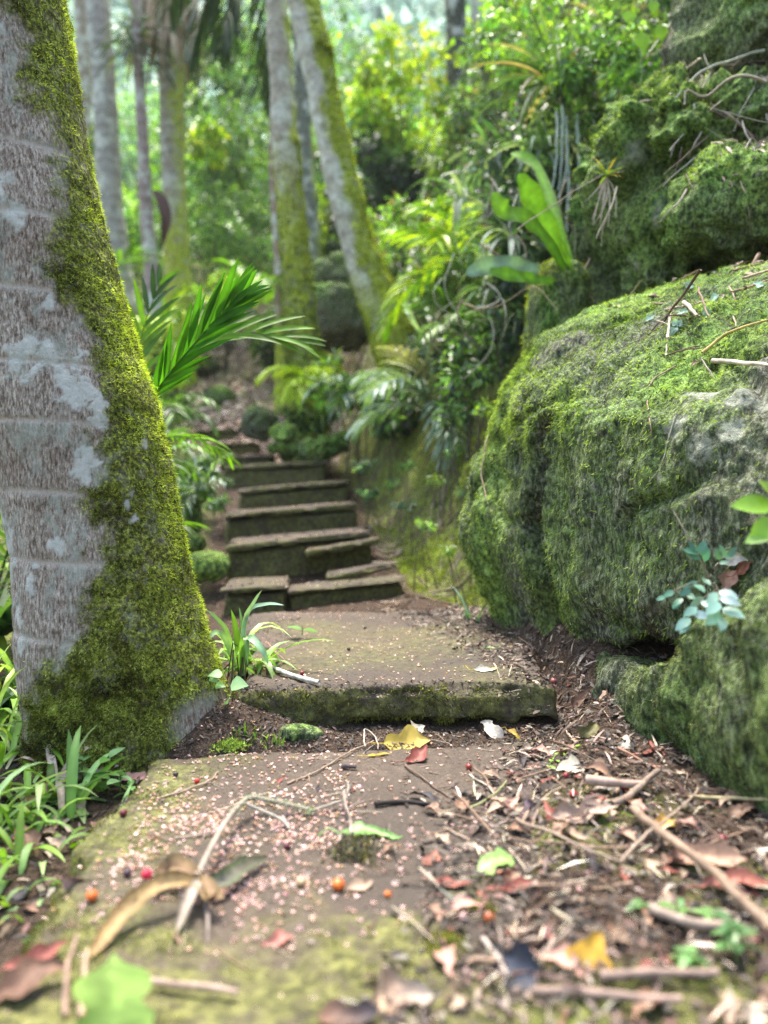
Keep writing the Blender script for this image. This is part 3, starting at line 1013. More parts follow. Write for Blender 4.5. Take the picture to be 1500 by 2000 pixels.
# ------------------------------------------------------------------ other trunks
def bg_trunk(label, path, col, mossf, seed, name='palm_tree', cat='palm tree', up=3.0, sprout=None, group='tree trunks beyond the steps', k=28, mossside=1):
    """path: (px, py, d, width px) from the top down; the trunk runs on above the picture."""
    pts = np.array([P(a, b, c) for a, b, c, r in path][::-1])
    rad = np.array([r / 2 / 1500 * c for a, b, c, r in path][::-1])
    base = pts[0].copy(); base[2] = float(H(base[0], base[1])) - .15
    if base[2] < pts[0][2] - .05:
        pts = np.concatenate([[base], pts]); rad = np.concatenate([[rad[0] * 1.15], rad])
    tp = pts[-1] + norml(pts[-1] - pts[-2]) * up
    pts = np.concatenate([pts, [tp]]); rad = np.concatenate([rad, [rad[-1] * .85]])
    n = 140
    c = catmull(np.column_stack([pts, rad]), n)
    v, f, nn = tube_arrays(c[:, :3], np.maximum(c[:, 3], .004), k)
    uu = (v[:, 0] - np.repeat(c[:, 0], k)) / np.repeat(c[:, 3], k)
    rel = np.repeat(np.linspace(0, 1, n), k)
    ms = mossf(uu, v[:, 2], v)
    d = fbm(v * 5, seed, 3) * .012 + fbm(v * 22, seed + 1, 3) * .005 + ms * fbm(v * 14, seed + 2, 3) * .014
    v = v + nn * d[:, None]
    t = thing(name, label, cat, (pts[0][0], pts[0][1], pts[0][2] + .15), group)
    mesh('trunk', v, [f], M['palm_bark'], t, True, {'tint': np.tile(col, (len(v), 1)), 'moss': ms})
    return t, c, v, nn, ms


GREY = (.30, .27, .25)
def side_moss(a, b, z0, z1, amt=1.0, seed=3):
    """moss right of fraction a..b, fading between heights z0 (full) and z1 (none)."""
    return lambda u, z, v: np.clip(np.maximum(sstep(a, b, u + .7 * fbm(v * 5, seed, 3)) * amt, sstep(z1, z0, z)), 0, 1)


T = {}
T['far_left'] = bg_trunk('straight pale grey palm trunk nearest to the thick mossy trunk', [(190, 0, 8, 46), (205, 200, 8, 46), (215, 400, 8, 50), (235, 560, 8, 56), (245, 610, 8, 64)], (.34, .33, .31), side_moss(1.0, 1.6, 1.9, 2.7, .6), 201)
T['thin'] = bg_trunk('thin pale trunk standing between two palm trunks, reddish below its dark fork', [(268, 90, 7.4, 20), (278, 260, 7.4, 22), (287, 420, 7.4, 26), (298, 560, 7.4, 30), (305, 640, 7.4, 36)], (.33, .26, .25), side_moss(1.1, 1.6, 2.0, 2.3, .7), 202, 'slender_tree', 'tree')
T['shaggy'] = bg_trunk('palm trunk wrapped in dry hanging fronds at the top and moss lower down', [(335, 0, 7.8, 60), (335, 120, 7.8, 52), (338, 300, 7.8, 46), (345, 480, 7.8, 46), (350, 600, 7.8, 56)], (.33, .30, .25), side_moss(.0, .6, 2.9, 3.6, .9), 203)
T['ivy'] = bg_trunk('upright trunk, smooth and grey above, green with climbing moss and small leaves below', [(540, 0, 5.6, 42), (552, 200, 5.6, 48), (562, 350, 5.6, 52), (578, 520, 5.6, 56), (592, 680, 5.6, 60), (600, 780, 5.6, 72)], (.37, .34, .29), side_moss(.5, 1.1, 2.3, 3.1, 1), 204)
T['lean'] = bg_trunk('pale lichen-spotted trunk leaning left with a yellow-green mossy right side', [(592, 0, 5.2, 62), (620, 130, 5.2, 60), (655, 300, 5.2, 62), (700, 480, 5.2, 66), (752, 620, 5.2, 78), (792, 730, 5.2, 90), (806, 790, 5.2, 100)], (.42, .40, .35), side_moss(-.25, .15, 1.5, 2.0, 1.0), 205)
T['behind'] = bg_trunk('dim grey trunk hidden behind the two nearer trees', [(585, 40, 7.6, 30), (592, 200, 7.6, 32), (600, 360, 7.6, 34), (612, 520, 7.6, 40), (622, 600, 7.6, 44)], (.17, .19, .17), side_moss(.5, 1.2, 2.0, 3.0, .8), 206)
T['red'] = bg_trunk('slim pinkish-brown stem just left of the upright mossy trunk', [(532, 200, 7.0, 15), (535, 350, 7.0, 17), (542, 480, 7.0, 19), (548, 560, 7.0, 22)], (.36, .26, .23), side_moss(1.1, 1.7, 1.9, 2.2, .5), 207, 'slender_tree', 'tree')
T['dark'] = bg_trunk('dark trunk rising behind the bright yellow-green bush', [(888, 0, 8.5, 40), (895, 150, 8.5, 44), (900, 280, 8.5, 48)], (.07, .075, .06), side_moss(.8, 1.5, 3, 4, .7), 208, 'forest_tree', 'tree')
T['pale'] = bg_trunk('pale trunk glimpsed through the spiky leaves right of the dark trunk', [(932, 0, 9.5, 26), (938, 150, 9.5, 28), (942, 260, 9.5, 30)], (.34, .36, .33), side_moss(.9, 1.6, 3, 4, .5), 209, 'forest_tree', 'tree')
T['edge'] = bg_trunk('blurred brownish trunk far off between the mossy trunk and the grey palm', [(160, 0, 13, 30), (165, 250, 13, 30), (175, 450, 13, 34)], (.30, .25, .19), side_moss(.9, 1.6, 3, 4, .4), 210, 'forest_tree', 'tree')
T['faint'] = bg_trunk('faint slim trunk far back between the shaggy palm and the pinkish stem', [(480, 350, 11, 12), (486, 470, 11, 14), (492, 600, 11, 16)], (.33, .30, .25), side_moss(1, 1.7, 2, 3, .5), 211, 'forest_tree', 'tree', .6)

# climbing leaves on the upright trunk
t, c, v, nn, ms = T['ivy']
rng = np.random.default_rng(60)
k = rng.choice(len(v), 1500, p=(sstep(2.5, 1.2, v[:, 2]) * (nn[:, 1] < .5) + 1e-6) / (sstep(2.5, 1.2, v[:, 2]) * (nn[:, 1] < .5) + 1e-6).sum())
mb = MB()
scatter(mb, leaf_template(4, .6, .2, .5), v[k] + nn[k] * .01, rotmats(rng, len(k), nn[k] * .5 + [0, 0, -.9] + rng.normal(size=(len(k), 3)) * .4, nn[k], .4), rng.uniform(.018, .04, len(k)), mixcol(rng, len(k), [(.04, .075, .015), (.10, .16, .02), (.2, .26, .03), (.02, .04, .012)]))
mb.build('climbing_leaves', M['leaf'], t)['kind'] = 'stuff'
t, c, v, nn, ms = T['lean']
moss_blades(t, v, nn, ms * (nn[:, 1] < .5) * (v[:, 2] < 4), 26000, .022, [(.09, .11, .008), (.28, .33, .02), (.46, .52, .05)], .4, 61, .25)
t, c, v, nn, ms = T['ivy']
moss_blades(t, v, nn, ms * (nn[:, 1] < .5) * (v[:, 2] < 3), 16000, .022, [(.07, .09, .008), (.24, .3, .02), (.42, .5, .05)], .4, 62, .25)


# ------------------------------------------------------------------ palm fronds
def frond(mb, p0, d0, length, droop, nl, ll, lw, cols, rng, side=(0, 0, 0), ang=55, sag=.5, rad=.006, start=.15, dry=0, both=True, segs=6, upv=(0, 0, 1), fold=.35):
    c = bend(p0, d0, length, droop, 24, side)
    t = norml(np.gradient(c, axis=0))
    tube(mb, c, np.linspace(rad, rad * .25, 24), np.array(cols[0]) * 1.1, 5)
    for i in range(nl):
        f = start + (1 - start) * (i + .5) / nl
        x = f * 23
        a = int(x); q = x - a
        p = c[a] * (1 - q) + c[min(a + 1, 23)] * q
        tt = t[min(a, 23)]
        s_ = norml(np.cross(tt, np.asarray(upv, float)))
        u_ = np.cross(s_, tt)
        lf = ll * (math.sin(PI * min(1, (f - start) / (1 - start) * .8 + .14)) ** .6) * rng.uniform(.88, 1.08)
        for sg in ((-1, 1) if both else (1,)):
            aa = R(ang * (1 - .45 * f)) + rng.normal() * .05
            d = tt * math.cos(aa) + s_ * sg * math.sin(aa) + u_ * rng.normal(.12, .08)
            col = np.array(cols[rng.integers(len(cols))]) * rng.uniform(.8, 1.2)
            ribbon(mb, bend(p, d, lf, sag * rng.uniform(.6, 1.3), segs), lw * rng.uniform(.85, 1.1), col, fold, up=np.asarray(upv, float) + rng.normal(size=3) * .15)
    return c


BRIGHT = [(.10, .22, .012), (.14, .29, .02), (.08, .17, .012)]
DEEP = [(.03, .075, .012), (.045, .10, .014), (.06, .13, .02)]
FARM = [(.055, .10, .03), (.08, .14, .03), (.12, .19, .04)]
LIME = [(.38, .52, .03), (.46, .58, .05), (.28, .44, .02)]
BLUEG = [(.13, .21, .16), (.19, .29, .22), (.27, .37, .30)]
DRYF = [(.26, .19, .12), (.33, .26, .18), (.18, .12, .07)]


def palm_plant(label, base, fr, seed, name='palm_seedling', cat='palm', mat='leaf', group=None, stemcol=None):
    rng = np.random.default_rng(seed)
    t = thing(name, label, cat, base, group)
    for kw in fr:
        mb = MB()
        frond(mb, rng=rng, **kw)
        mb.build('frond', M[mat], t)
    return t


# in-focus young palm behind the big trunk
base = P(262, 860, 1.95)
tip_dir = P(500, 520, 1.75) - P(285, 790, 1.85)
pb = np.array([base[0], base[1], float(H(base[0], base[1]))])
palm_plant('young palm with glossy bright fronds fanning out from behind the thick mossy trunk', pb, [
    dict(p0=P(278, 805, 1.70), d0=P(440, 560, 1.64) - P(278, 805, 1.70), length=.34, droop=.12, side=(.1, 0, 0), nl=14, ll=.165, lw=.017, cols=[(.05, .17, .012), (.07, .21, .014), (.04, .13, .01)], ang=25, sag=.08, start=.1, rad=.003, upv=(.5, -1, .55), fold=.5),
    dict(p0=P(300, 740, 1.95), d0=P(470, 540, 2.0) - P(300, 740, 1.95), length=.42, droop=.75, side=(.45, 0, 0), nl=8, ll=.17, lw=.019, cols=BRIGHT, ang=24, sag=.3, rad=.004, upv=(.3, -1, .8)),
    dict(p0=P(250, 850, 2.1), d0=P(262, 560, 2.2) - P(250, 850, 2.1), length=.50, droop=.4, side=(.15, 0, 0), nl=9, ll=.17, lw=.018, cols=BRIGHT + DEEP, ang=34, sag=.3, rad=.004, upv=(.2, -1, .5)),
    dict(p0=P(262, 880, 2.2), d0=P(440, 760, 2.4) - P(262, 880, 2.2), length=.34, droop=.9, nl=9, ll=.13, lw=.014, cols=BRIGHT + DEEP, ang=44, sag=.6, rad=.004),
    dict(p0=P(245, 930, 2.3), d0=P(380, 950, 2.4) - P(245, 900, 2.2), length=.28, droop=.9, nl=9, ll=.12, lw=.014, cols=DEEP, ang=44, sag=.7, rad=.004),
], 300, mat='leaf_gloss')
for i, (px, py, d, lab, cols, n, ln) in enumerate([
    (300, 905, 3.0, 'dark low palm clump with drooping fronds right behind the young glossy palm', BRIGHT + DEEP, 8, .30),
    (392, 962, 3.3, 'small drooping palm seedling hanging over the left ends of the steps', DEEP + BLUEG, 8, .22),
    (312, 800, 4.6, 'spreading palm clump on the left bank level with the sixth step', BRIGHT + DEEP, 8, .42),
    (300, 700, 5.8, 'tall arching palm clump far up the left bank', BRIGHT + LIME, 8, .7),
    (850, 800, 3.9, 'drooping grey-green palm with dead brown fronds on the right bank', BLUEG, 11, .5),
    (700, 780, 4.8, 'short palm with dark fronds at the foot of the leaning tree', DEEP + BLUEG, 8, .4),
    (905, 520, 4.6, 'bright feathery palm arching out of the right bank above the drooping one', BRIGHT + LIME, 10, .6),
    (905, 650, 4.0, 'small green palm below the feathery one on the right bank', BRIGHT + DEEP, 8, .38),
    (600, 745, 5.3, 'lime yellow palm seedling in front of the upright mossy trunk', LIME, 11, .38),
    (500, 620, 7.5, 'arching palm beside the slim pinkish stem', BRIGHT, 8, .9),
    (170, 640, 6.5, 'broad dark palm clump seen past the left of the thick trunk', DEEP + BRIGHT, 9, .8),
]):
    rng = np.random.default_rng(320 + i)
    b = P(px, py, d)
    g = np.array([b[0], b[1], float(H(b[0], b[1]))])
    b[2] = max(g[2] + .02, b[2])
    fr = []
    for j in range(n):
        a = j / n * 2 * PI + rng.normal() * .25
        el = rng.uniform(.3, 1.3)
        fr.append(dict(p0=b - [0, 0, .02], d0=np.array([math.cos(a) * math.cos(el), math.sin(a) * math.cos(el) - .25, math.sin(el)]), length=ln * rng.uniform(.8, 1.15), droop=rng.uniform(.7, 1.6), nl=15, ll=ln * .42, lw=ln * .042, cols=cols if i != 4 or j % 5 else [(.2, .19, .12), (.25, .26, .16)], ang=58, sag=.7, rad=.005))
    palm_plant(lab, (b[0], b[1], g[2]), fr, 340 + i, 'small_palm', group='small palms on the banks')

# hanging fronds from crowns above the picture
hang = thing('hanging_palm', 'dark palm fronds hanging into the top of the picture left of the upright trunk', 'palm', P(500, -190, 6.4))
for j, (a, dr, ln) in enumerate([((-.45, 0, -.55), .8, 1.35), ((-.25, -.3, -.8), .8, 1.35), ((.05, -.2, -1), .5, 1.75), ((.1, .2, -.9), .6, 1.5), ((-.7, .4, .3), 1.3, 1.3), ((.7, .2, .3), 1.3, 1.0), ((-.3, .1, -.6), .8, 1.2)]):
    mb = MB()
    frond(mb, P(500, -190, 6.4), a, ln, dr, 26, .5, .035, [(.02, .045, .012), (.035, .07, .02), (.05, .10, .03)], np.random.default_rng(400 + j), ang=58, sag=1.0, rad=.012)
    mb.build('frond', M['leaf'], hang)
mb = MB()
tube(mb, [P(500, -190, 6.4) + [0, 0, .1], P(500, -190, 6.4) + [0, .1, 1.2], P(560, -500, 6.9)], [.05, .06, .06], (.2, .2, .15), 8)
mb.build('stem', M['wood'], hang)
# dry skirt on the shaggy palm
t, c, v, nn, ms = T['shaggy']
rng = np.random.default_rng(71)
mb = MB()
for j in range(210):
    a = rng.uniform(0, 2 * PI)
    z = rng.uniform(-60, 60)
    p = P(328 + rng.normal() * 8, -30 + z, 7.8) + np.array([math.cos(a), math.sin(a), 0]) * .15
    ribbon(mb, bend(p, (math.cos(a) * .35, math.sin(a) * .35, -1), rng.uniform(.4, .95), .6, 5), .035, np.array(DRYF[rng.integers(3)]) * rng.uniform(.9, 1.7), .3, up=(math.cos(a), math.sin(a), .3))
o = mb.build('dry_fronds', M['dry'], t)
t, c, v, nn, ms = T['thin']
mb = MB()
for j in range(60):
    a = rng.uniform(0, 2 * PI)
    p = P(268, 80 + rng.normal() * 30, 7.4)
    ribbon(mb, bend(p, (math.cos(a), math.sin(a), rng.uniform(-.2, 1.1)), rng.uniform(.25, .6), 1.4, 6), .035, np.array([(.03, .05, .03), (.06, .08, .05), (.12, .14, .1)][rng.integers(3)]), .3)
mb.build('leaves', M['leaf_matte'], t)
mb = MB()
sh = catmull([P(300, 372, 7.3), P(318, 395, 7.25), P(326, 430, 7.22), P(318, 478, 7.25)], 14)
ribbon(mb, sh, .115, (.06, .024, .016), .6, up=(0, -1, .1), prof=lambda s: np.sin(PI * np.clip(s, .03, .97)) ** .7)
sheath = mb.build('palm_sheath', M['dry'], None)
tag(sheath, 'dark red-brown dead palm sheath hanging beside the thin pale trunk', 'palm sheath')
# ------------------------------------------------------------------ shrubs and tree crowns
def leaf_cloud(mb, c, rad, n, size, cols, rng, tmpl, clumps=14, jit=.25, wts=None, droop=.3, shell=.55):
    """Leaves gathered round clump centres spread through an uneven volume."""
    c = np.asarray(c, float); rad = np.asarray(rad, float)
    cc = rng.normal(size=(clumps, 3))
    cc = norml(cc) * (rng.uniform(.15, 1, clumps) ** shell)[:, None]
    k = rng.integers(0, clumps, n)
    cr = rng.uniform(.2, .48, clumps)
    dl = norml(rng.normal(size=(n, 3))) * (rng.uniform(0, 1, n) ** .45)[:, None]
    q = cc[k] + dl * cr[k][:, None]
    pos = c + q * rad
    d = dl * .8 + rng.normal(size=(n, 3)) * .5 + [0, 0, -droop]
    cl = mixcol(rng, n, cols, wts, jit)
    ck = mixcol(rng, clumps, [(1, 1, 1)], None, .28)
    scatter(mb, tmpl, pos, rotmats(rng, n, d, None, .5), size * rng.uniform(.6, 1.3, n), cl * ck[k])
    return c + cc * rad


OVAL = leaf_template(4, .5, .25, .5)
OVAL3 = leaf_template(3, .5, .25, .5)
LONG = leaf_template(5, .22, .3, .7)
HEART = leaf_template(5, .9, .12, .4, 'heart')
G_BRI = [(.24, .40, .02), (.36, .50, .03), (.50, .58, .04), (.14, .28, .02)]
G_MID = [(.12, .24, .06), (.18, .34, .09), (.28, .44, .13), (.06, .13, .04)]
G_DRK = [(.012, .03, .012), (.025, .055, .02), (.04, .09, .03), (.08, .14, .06)]
G_BLU = [(.06, .12, .07), (.10, .17, .11), (.17, .25, .19), (.04, .08, .05)]


def shrub(label, px, py, d, rad, n, size, cols, seed, tmpl=None, group=None, name='shrub', cat='shrub', clumps=14, mat='leaf', wts=None, ground_z=None, stems=5):
    rng = np.random.default_rng(seed)
    c = P(px, py, d)
    gz = float(H(c[0], c[1])) if ground_z is None else ground_z
    t = thing(name, label, cat, (c[0], c[1], gz), group)
    mb = MB()
    cc = leaf_cloud(mb, c, rad, n, size, cols, rng, tmpl or OVAL3, clumps, wts=wts)
    mb.build('crown' if cat == 'tree' else 'foliage', M[mat], t, True)
    mb = MB()
    for i in range(stems):
        e = cc[rng.integers(len(cc))]
        b = np.array([c[0] + rng.normal() * .06, c[1] + rng.normal() * .06, min(gz, c[2] - .02) - .05])
        m = (b + e) / 2 + rng.normal(size=3) * .05 * max(rad)
        r = .011 * max(rad) + .002
        tube(mb, catmull([b, m, e], 9), np.linspace(r * 1.6, r * .4, 9), (.10, .085, .06), 5)
    if stems:
        mb.build('stem' if cat != 'tree' else 'trunk', M['wood'], t)
    return t


GB = 'shrubs and young trees beyond the steps'
shrub('bright yellow-green leafy bush glowing at the top centre behind the leaning trunk', 800, 175, 8.8, (.62, .6, .75), 2600, .10, G_BRI, 501, group=GB, clumps=18)
shrub('dark green bush with glossy leaves directly under the bright yellow-green one', 765, 330, 8.2, (.55, .5, .62), 2600, .10, G_DRK, 502, group=GB, clumps=18, wts=[.3, .3, .25, .15])
shrub('leafy mid-green young tree between the shaggy palm and the upright trunk', 450, 260, 10.5, (.85, .8, 1.3), 4200, .10, G_MID, 503, group=GB, clumps=30, name='forest_tree', cat='tree')
shrub('small bright lime bush in front of the mid-green young tree', 405, 285, 9.2, (.26, .3, .22), 420, .10, G_BRI, 504, group=GB, clumps=8)
shrub('dim shaded tree high between the shaggy palm and the hanging fronds', 420, 130, 11.5, (.6, .6, .9), 2200, .11, G_DRK + G_MID, 505, group=GB, clumps=16, name='forest_tree', cat='tree')
shrub('sunlit yellow-green bush seen between the thick trunk and the far grey palm', 185, 360, 11, (.42, .5, .7), 1200, .11, G_BRI + G_MID, 506, group=GB, clumps=12)
shrub('broad green thicket bush low behind the palm trunks', 260, 470, 10.5, (1.1, .7, .75), 3600, .10, G_MID + G_BRI[:1], 507, group=GB, clumps=26)
shrub('tangled green bush filling the gap left of the slim pinkish stem', 450, 470, 9.4, (.75, .6, .65), 3200, .075, G_MID, 508, group=GB, clumps=24)
shrub('low bright bush behind the fronds of the young glossy palm', 430, 590, 8.4, (.65, .5, .35), 1900, .075, G_MID + G_BRI, 509, group=GB, clumps=16)
shrub('shaded bush at the foot of the shaggy palm', 330, 630, 8.9, (.5, .4, .35), 1500, .07, G_MID + G_DRK, 510, group=GB, clumps=12)
shrub('grey-green bush at the foot of the far grey palm', 200, 590, 8.6, (.5, .4, .4), 1400, .075, G_MID + G_BLU, 511, group=GB, clumps=12)
shrub('slender bright sapling between the upright and the leaning trunks', 622, 420, 7.9, (.16, .2, .55), 420, .07, G_BRI, 512, group=GB, clumps=12)
shrub('dark leafy mass behind the dark boulders', 660, 480, 8.6, (.45, .4, .38), 1700, .08, G_DRK, 513, group=GB, clumps=14)
shrub('pale bushy growth right of the leaning trunk halfway up', 770, 470, 6.8, (.3, .3, .35), 1200, .06, G_MID + G_BRI[:2] + [(.2, .14, .09)], 514, group=GB, clumps=12)
shrub('yellow-green feathery shrub standing on the skyline of the right bank', 880, 300, 6.6, (.32, .35, .5), 1300, .07, G_BRI + G_MID, 515, group=GB, clumps=14, tmpl=LONG)
shrub('broad-leaved green plant spilling over the rocks at the foot of the leaning tree', 690, 765, 4.9, (.26, .2, .14), 520, .07, G_MID + G_BRI[:1], 516, group='leafy plants on the right bank', clumps=12)
shrub('dark-leaved low plant right of the leaning tree foot', 760, 800, 4.5, (.20, .2, .16), 520, .06, G_DRK + G_MID[:2], 517, group='leafy plants on the right bank', clumps=10)
shrub('bright round-leaved plant between the lime palm seedling and the leaning trunk', 655, 715, 5.4, (.13, .15, .11), 220, .065, G_BRI[:2] + G_MID, 518, group='leafy plants on the right bank', clumps=8)
shrub('dark ground plant beside the round mossy stone', 610, 815, 5.3, (.2, .15, .12), 420, .05, G_DRK + G_MID, 519, group='leafy plants on the right bank', clumps=9)
shrub('small pale weed beside the right end of the sixth step', 718, 905, 4.3, (.07, .06, .045), 110, .035, G_MID + G_BLU, 520, group='leafy plants on the right bank', clumps=6)
shrub('small pale weed beside the right end of the fifth step', 722, 965, 3.9, (.06, .05, .035), 90, .03, G_MID + G_BLU, 521, group='leafy plants on the right bank', clumps=6)
shrub('dark green undergrowth bush by the top of the path', 545, 670, 7.6, (.26, .25, .26), 900, .06, G_DRK, 522, group=GB, clumps=10)
shrub('mid-green undergrowth bush left of the upper path', 290, 760, 5.6, (.34, .3, .3), 1300, .055, G_MID + G_DRK, 523, group='leafy plants on the left bank', clumps=14)
shrub('grey-green leafy plant on the left bank beside the fifth step', 372, 925, 4.0, (.13, .2, .11), 520, .045, G_BLU + G_MID, 524, group='leafy plants on the left bank', clumps=10)
shrub('pale leafy weed overhanging the left end of the fifth step', 432, 985, 3.75, (.075, .08, .05), 150, .045, G_BLU + G_MID, 525, group='leafy plants on the left bank', clumps=6, tmpl=LONG)
for i, (px, py, d) in enumerate([(800, 905, 3.7), (850, 935, 3.3), (790, 985, 3.4), (890, 880, 3.3), (835, 1020, 3.05), (905, 960, 2.95), (765, 940, 3.9), (870, 1070, 2.75)]):
    shrub(['small weed high on the mossy bank below the drooping palm', 'small weed in the middle of the mossy bank', 'small weed low on the mossy bank by the fourth step', 'small leafy tuft at the top of the mossy bank', 'low weed on the mossy bank level with the third step', 'small weed on the mossy bank close to the big boulder', 'small weed at the far end of the mossy bank', 'tiny weed at the foot of the mossy bank by the boulder'][i], px, py, d, (.045, .04, .025), 46, .026, [G_MID, G_BRI[:2] + G_MID, G_BLU][i % 3], 550 + i, [OVAL3, LONG][i % 2], 'small weeds on the mossy bank', clumps=5, stems=3, name='weed', cat='weed')
# the right bank, thickly overgrown
GR = 'plants overgrowing the right bank'
shrub('grey-green large-leaved plant hanging down the right bank under the spiky rosette', 1010, 330, 3.9, (.30, .25, .30), 620, .105, G_BLU, 530, LONG, GR, clumps=14)
shrub('dark tangle of leaves behind the strap fern', 1060, 440, 3.6, (.32, .25, .28), 1200, .055, G_DRK + G_BLU[:1], 531, None, GR, clumps=16)
shrub('dusky green plant below the strap fern leaves', 985, 590, 3.5, (.22, .2, .2), 700, .05, G_DRK + G_BLU + G_MID[:1], 532, None, GR, clumps=12)
shrub('low dark leafy plant at the left foot of the big boulder', 930, 720, 3.4, (.20, .18, .15), 620, .045, G_DRK + G_MID[:2], 533, None, GR, clumps=12)
shrub('small fern-leaved plant on top of the mossy bank', 880, 800, 3.4, (.12, .12, .07), 300, .035, G_MID + G_DRK, 534, None, GR, clumps=8)
shrub('pale weed with round leaves at the upper edge of the moss carpet', 945, 795, 3.05, (.045, .04, .03), 60, .034, G_BRI[:2] + G_MID, 535, None, GR, clumps=5)
shrub('fine-leaved bright bush hanging over the tall squared boulder', 1180, 130, 3.3, (.30, .22, .26), 1500, .042, G_MID + [(.18, .33, .04)], 536, None, GR, clumps=20)
shrub('scrambling fine-leaved creeper between the bright bush and the spiky rosette', 1110, 230, 3.5, (.26, .2, .2), 1100, .038, G_MID + G_DRK, 537, None, GR, clumps=16)
shrub('leafy sprays crossing the top edge right of the pale trunk', 1010, 60, 4.2, (.3, .25, .28), 1000, .05, G_MID + G_BRI[:2], 538, None, GR, clumps=18)
shrub('dark leafy growth at the top behind the fine-leaved bush', 1290, 60, 3.6, (.38, .25, .3), 1600, .045, G_DRK + G_MID[:1], 539, None, GR, clumps=18)
shrub('small creeping plant along the edge of the twig bank at the right', 1400, 170, 2.9, (.22, .12, .10), 300, .028, G_MID + G_BLU, 540, None, GR, clumps=12)
shrub('green undergrowth on the right bank behind the feathery palm', 880, 500, 5.4, (.3, .3, .28), 1200, .055, G_MID + G_DRK + [(.2, .14, .09)], 541, None, GR, clumps=14)
shrub('bushy growth at the right end of the dark trunk', 985, 190, 5.6, (.35, .3, .45), 1400, .06, G_MID + G_DRK + G_BLU, 542, None, GR, clumps=16)
shrub('grey-leaved undergrowth above the drooping grey-green palm', 850, 700, 4.3, (.2, .2, .14), 520, .055, G_BLU + G_DRK, 543, None, GR, clumps=10)


# ------------------------------------------------------------------ the wood behind, and the far hillside
rng = np.random.default_rng(600)
KINDS = [('dim forest tree with a dark crown in the wood behind the palms', G_DRK + G_MID[:2]), ('pale green forest tree with a loose crown in the wood behind the palms', [(.26, .44, .22), (.36, .54, .32), (.2, .36, .2)]), ('bright green forest tree in the wood behind the palms', G_MID + G_BRI[:1])]
for i, (px, py, d, r, kd) in enumerate([(60, 420, 17, 1.8, 2), (300, 300, 18, 1.7, 1), (400, 400, 15, 1.6, 2), (520, 340, 16, 1.7, 2), (640, 260, 14, 1.3, 1), (700, 420, 13, 1.4, 0), (820, 400, 12.5, 1.4, 0), (940, 330, 12, 1.3, 2), (1040, 160, 12, 1.2, 1), (240, 500, 15, 1.7, 2), (560, 480, 13, 1.2, 0), (640, 120, 17, 1.2, 2), (-120, 300, 16, 2.4, 2), (1180, 250, 11, 1.8, 0), (1400, 60, 11, 2.2, 0), (480, 80, 19, 1.5, 1), (100, 150, 21, 1.8, 1)]):
    shrub(KINDS[kd][0], px, py, d, (r, r * .8, r), 1500, .17, KINDS[kd][1], 610 + i, group='forest trees behind the palms: ' + ['dark crowns', 'pale crowns', 'bright crowns'][kd], name='forest_tree', cat='tree', clumps=16, stems=3)

# far wooded hillside: one mass
rng = np.random.default_rng(700)
n = 34000
x = rng.uniform(-17, 12, n); y = rng.uniform(21, 46, n)
z = H(x, y) + rng.uniform(0, 1, n) ** 1.1 * (7 + 4 * sstep(-.2, .4, fbm(np.stack([x * .25, y * .25, 0 * x], 1), 44, 3))) * (.35 + .65 * sstep(-3, 4, x))
mb = MB()
scatter(mb, OVAL3, np.stack([x, y, z], 1), rotmats(rng, n, rng.normal(size=(n, 3)) + [0, -.2, -.3]), rng.uniform(.35, .8, n), mixcol(rng, n, [(.32, .45, .40), (.42, .55, .51), (.2, .32, .26), (.54, .64, .60)]))  # pale turquoise leaf colours have the haze of distance painted in
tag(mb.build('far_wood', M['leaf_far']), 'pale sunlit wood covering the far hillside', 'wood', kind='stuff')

# ground cover of the banks
rng = np.random.default_rng(720)
n = 26000
x = rng.uniform(-9, 7, n); y = rng.uniform(2.7, 13, n)
xr2 = np.interp(y, [a for a, b in _XR], [b for a, b in _XR]); xl2 = np.interp(y, [a for a, b in _XL], [b for a, b in _XL])
keep = ((x > xr2 + .35 + .4 * sstep(5, 3, y)) | (x < xl2 - .12)) & (fbm(np.stack([x * 2.2, y * 2.2, 0 * x], 1), 51, 3) > -.12)
x, y = x[keep], y[keep]
n = len(x)
z = H(x, y) + rng.uniform(0, .10, n) * sstep(2, 5, y)
mb = MB()
scatter(mb, OVAL3, np.stack([x, y, z], 1), rotmats(rng, n, rng.normal(size=(n, 3)) + [0, -.3, .4]), rng.uniform(.03, .08, n) * (.6 + .1 * y), mixcol(rng, n, G_MID + G_DRK + [(.2, .14, .09), (.28, .2, .13)]))
tag(mb.build('ground_cover', M['leaf']), 'mixed green ground cover and fallen leaves over both banks', 'ground cover', kind='stuff')


n = 30000
y = rng.uniform(3.2, 9, n); xr2 = np.interp(y, [a for a, b in _XR], [b for a, b in _XR])
x = xr2 + .45 + rng.uniform(0, 1.6, n)
keep = fbm(np.stack([x * 3, y * 3, 0 * x], 1), 52, 3) > -.25
x, y = x[keep], y[keep]; n = len(x)
mb = MB()
scatter(mb, OVAL3, np.stack([x, y, H(x, y) + rng.uniform(0, .12, n)], 1), rotmats(rng, n, rng.normal(size=(n, 3)) + [-.5, -.4, -.3]), rng.uniform(.03, .08, n) * (.7 + .07 * y), mixcol(rng, n, G_MID + G_DRK + G_BLU[:3] + [(.24, .17, .11)]))
tag(mb.build('undergrowth', M['leaf']), 'dense dusky undergrowth clothing the steep right bank', 'undergrowth', kind='stuff')


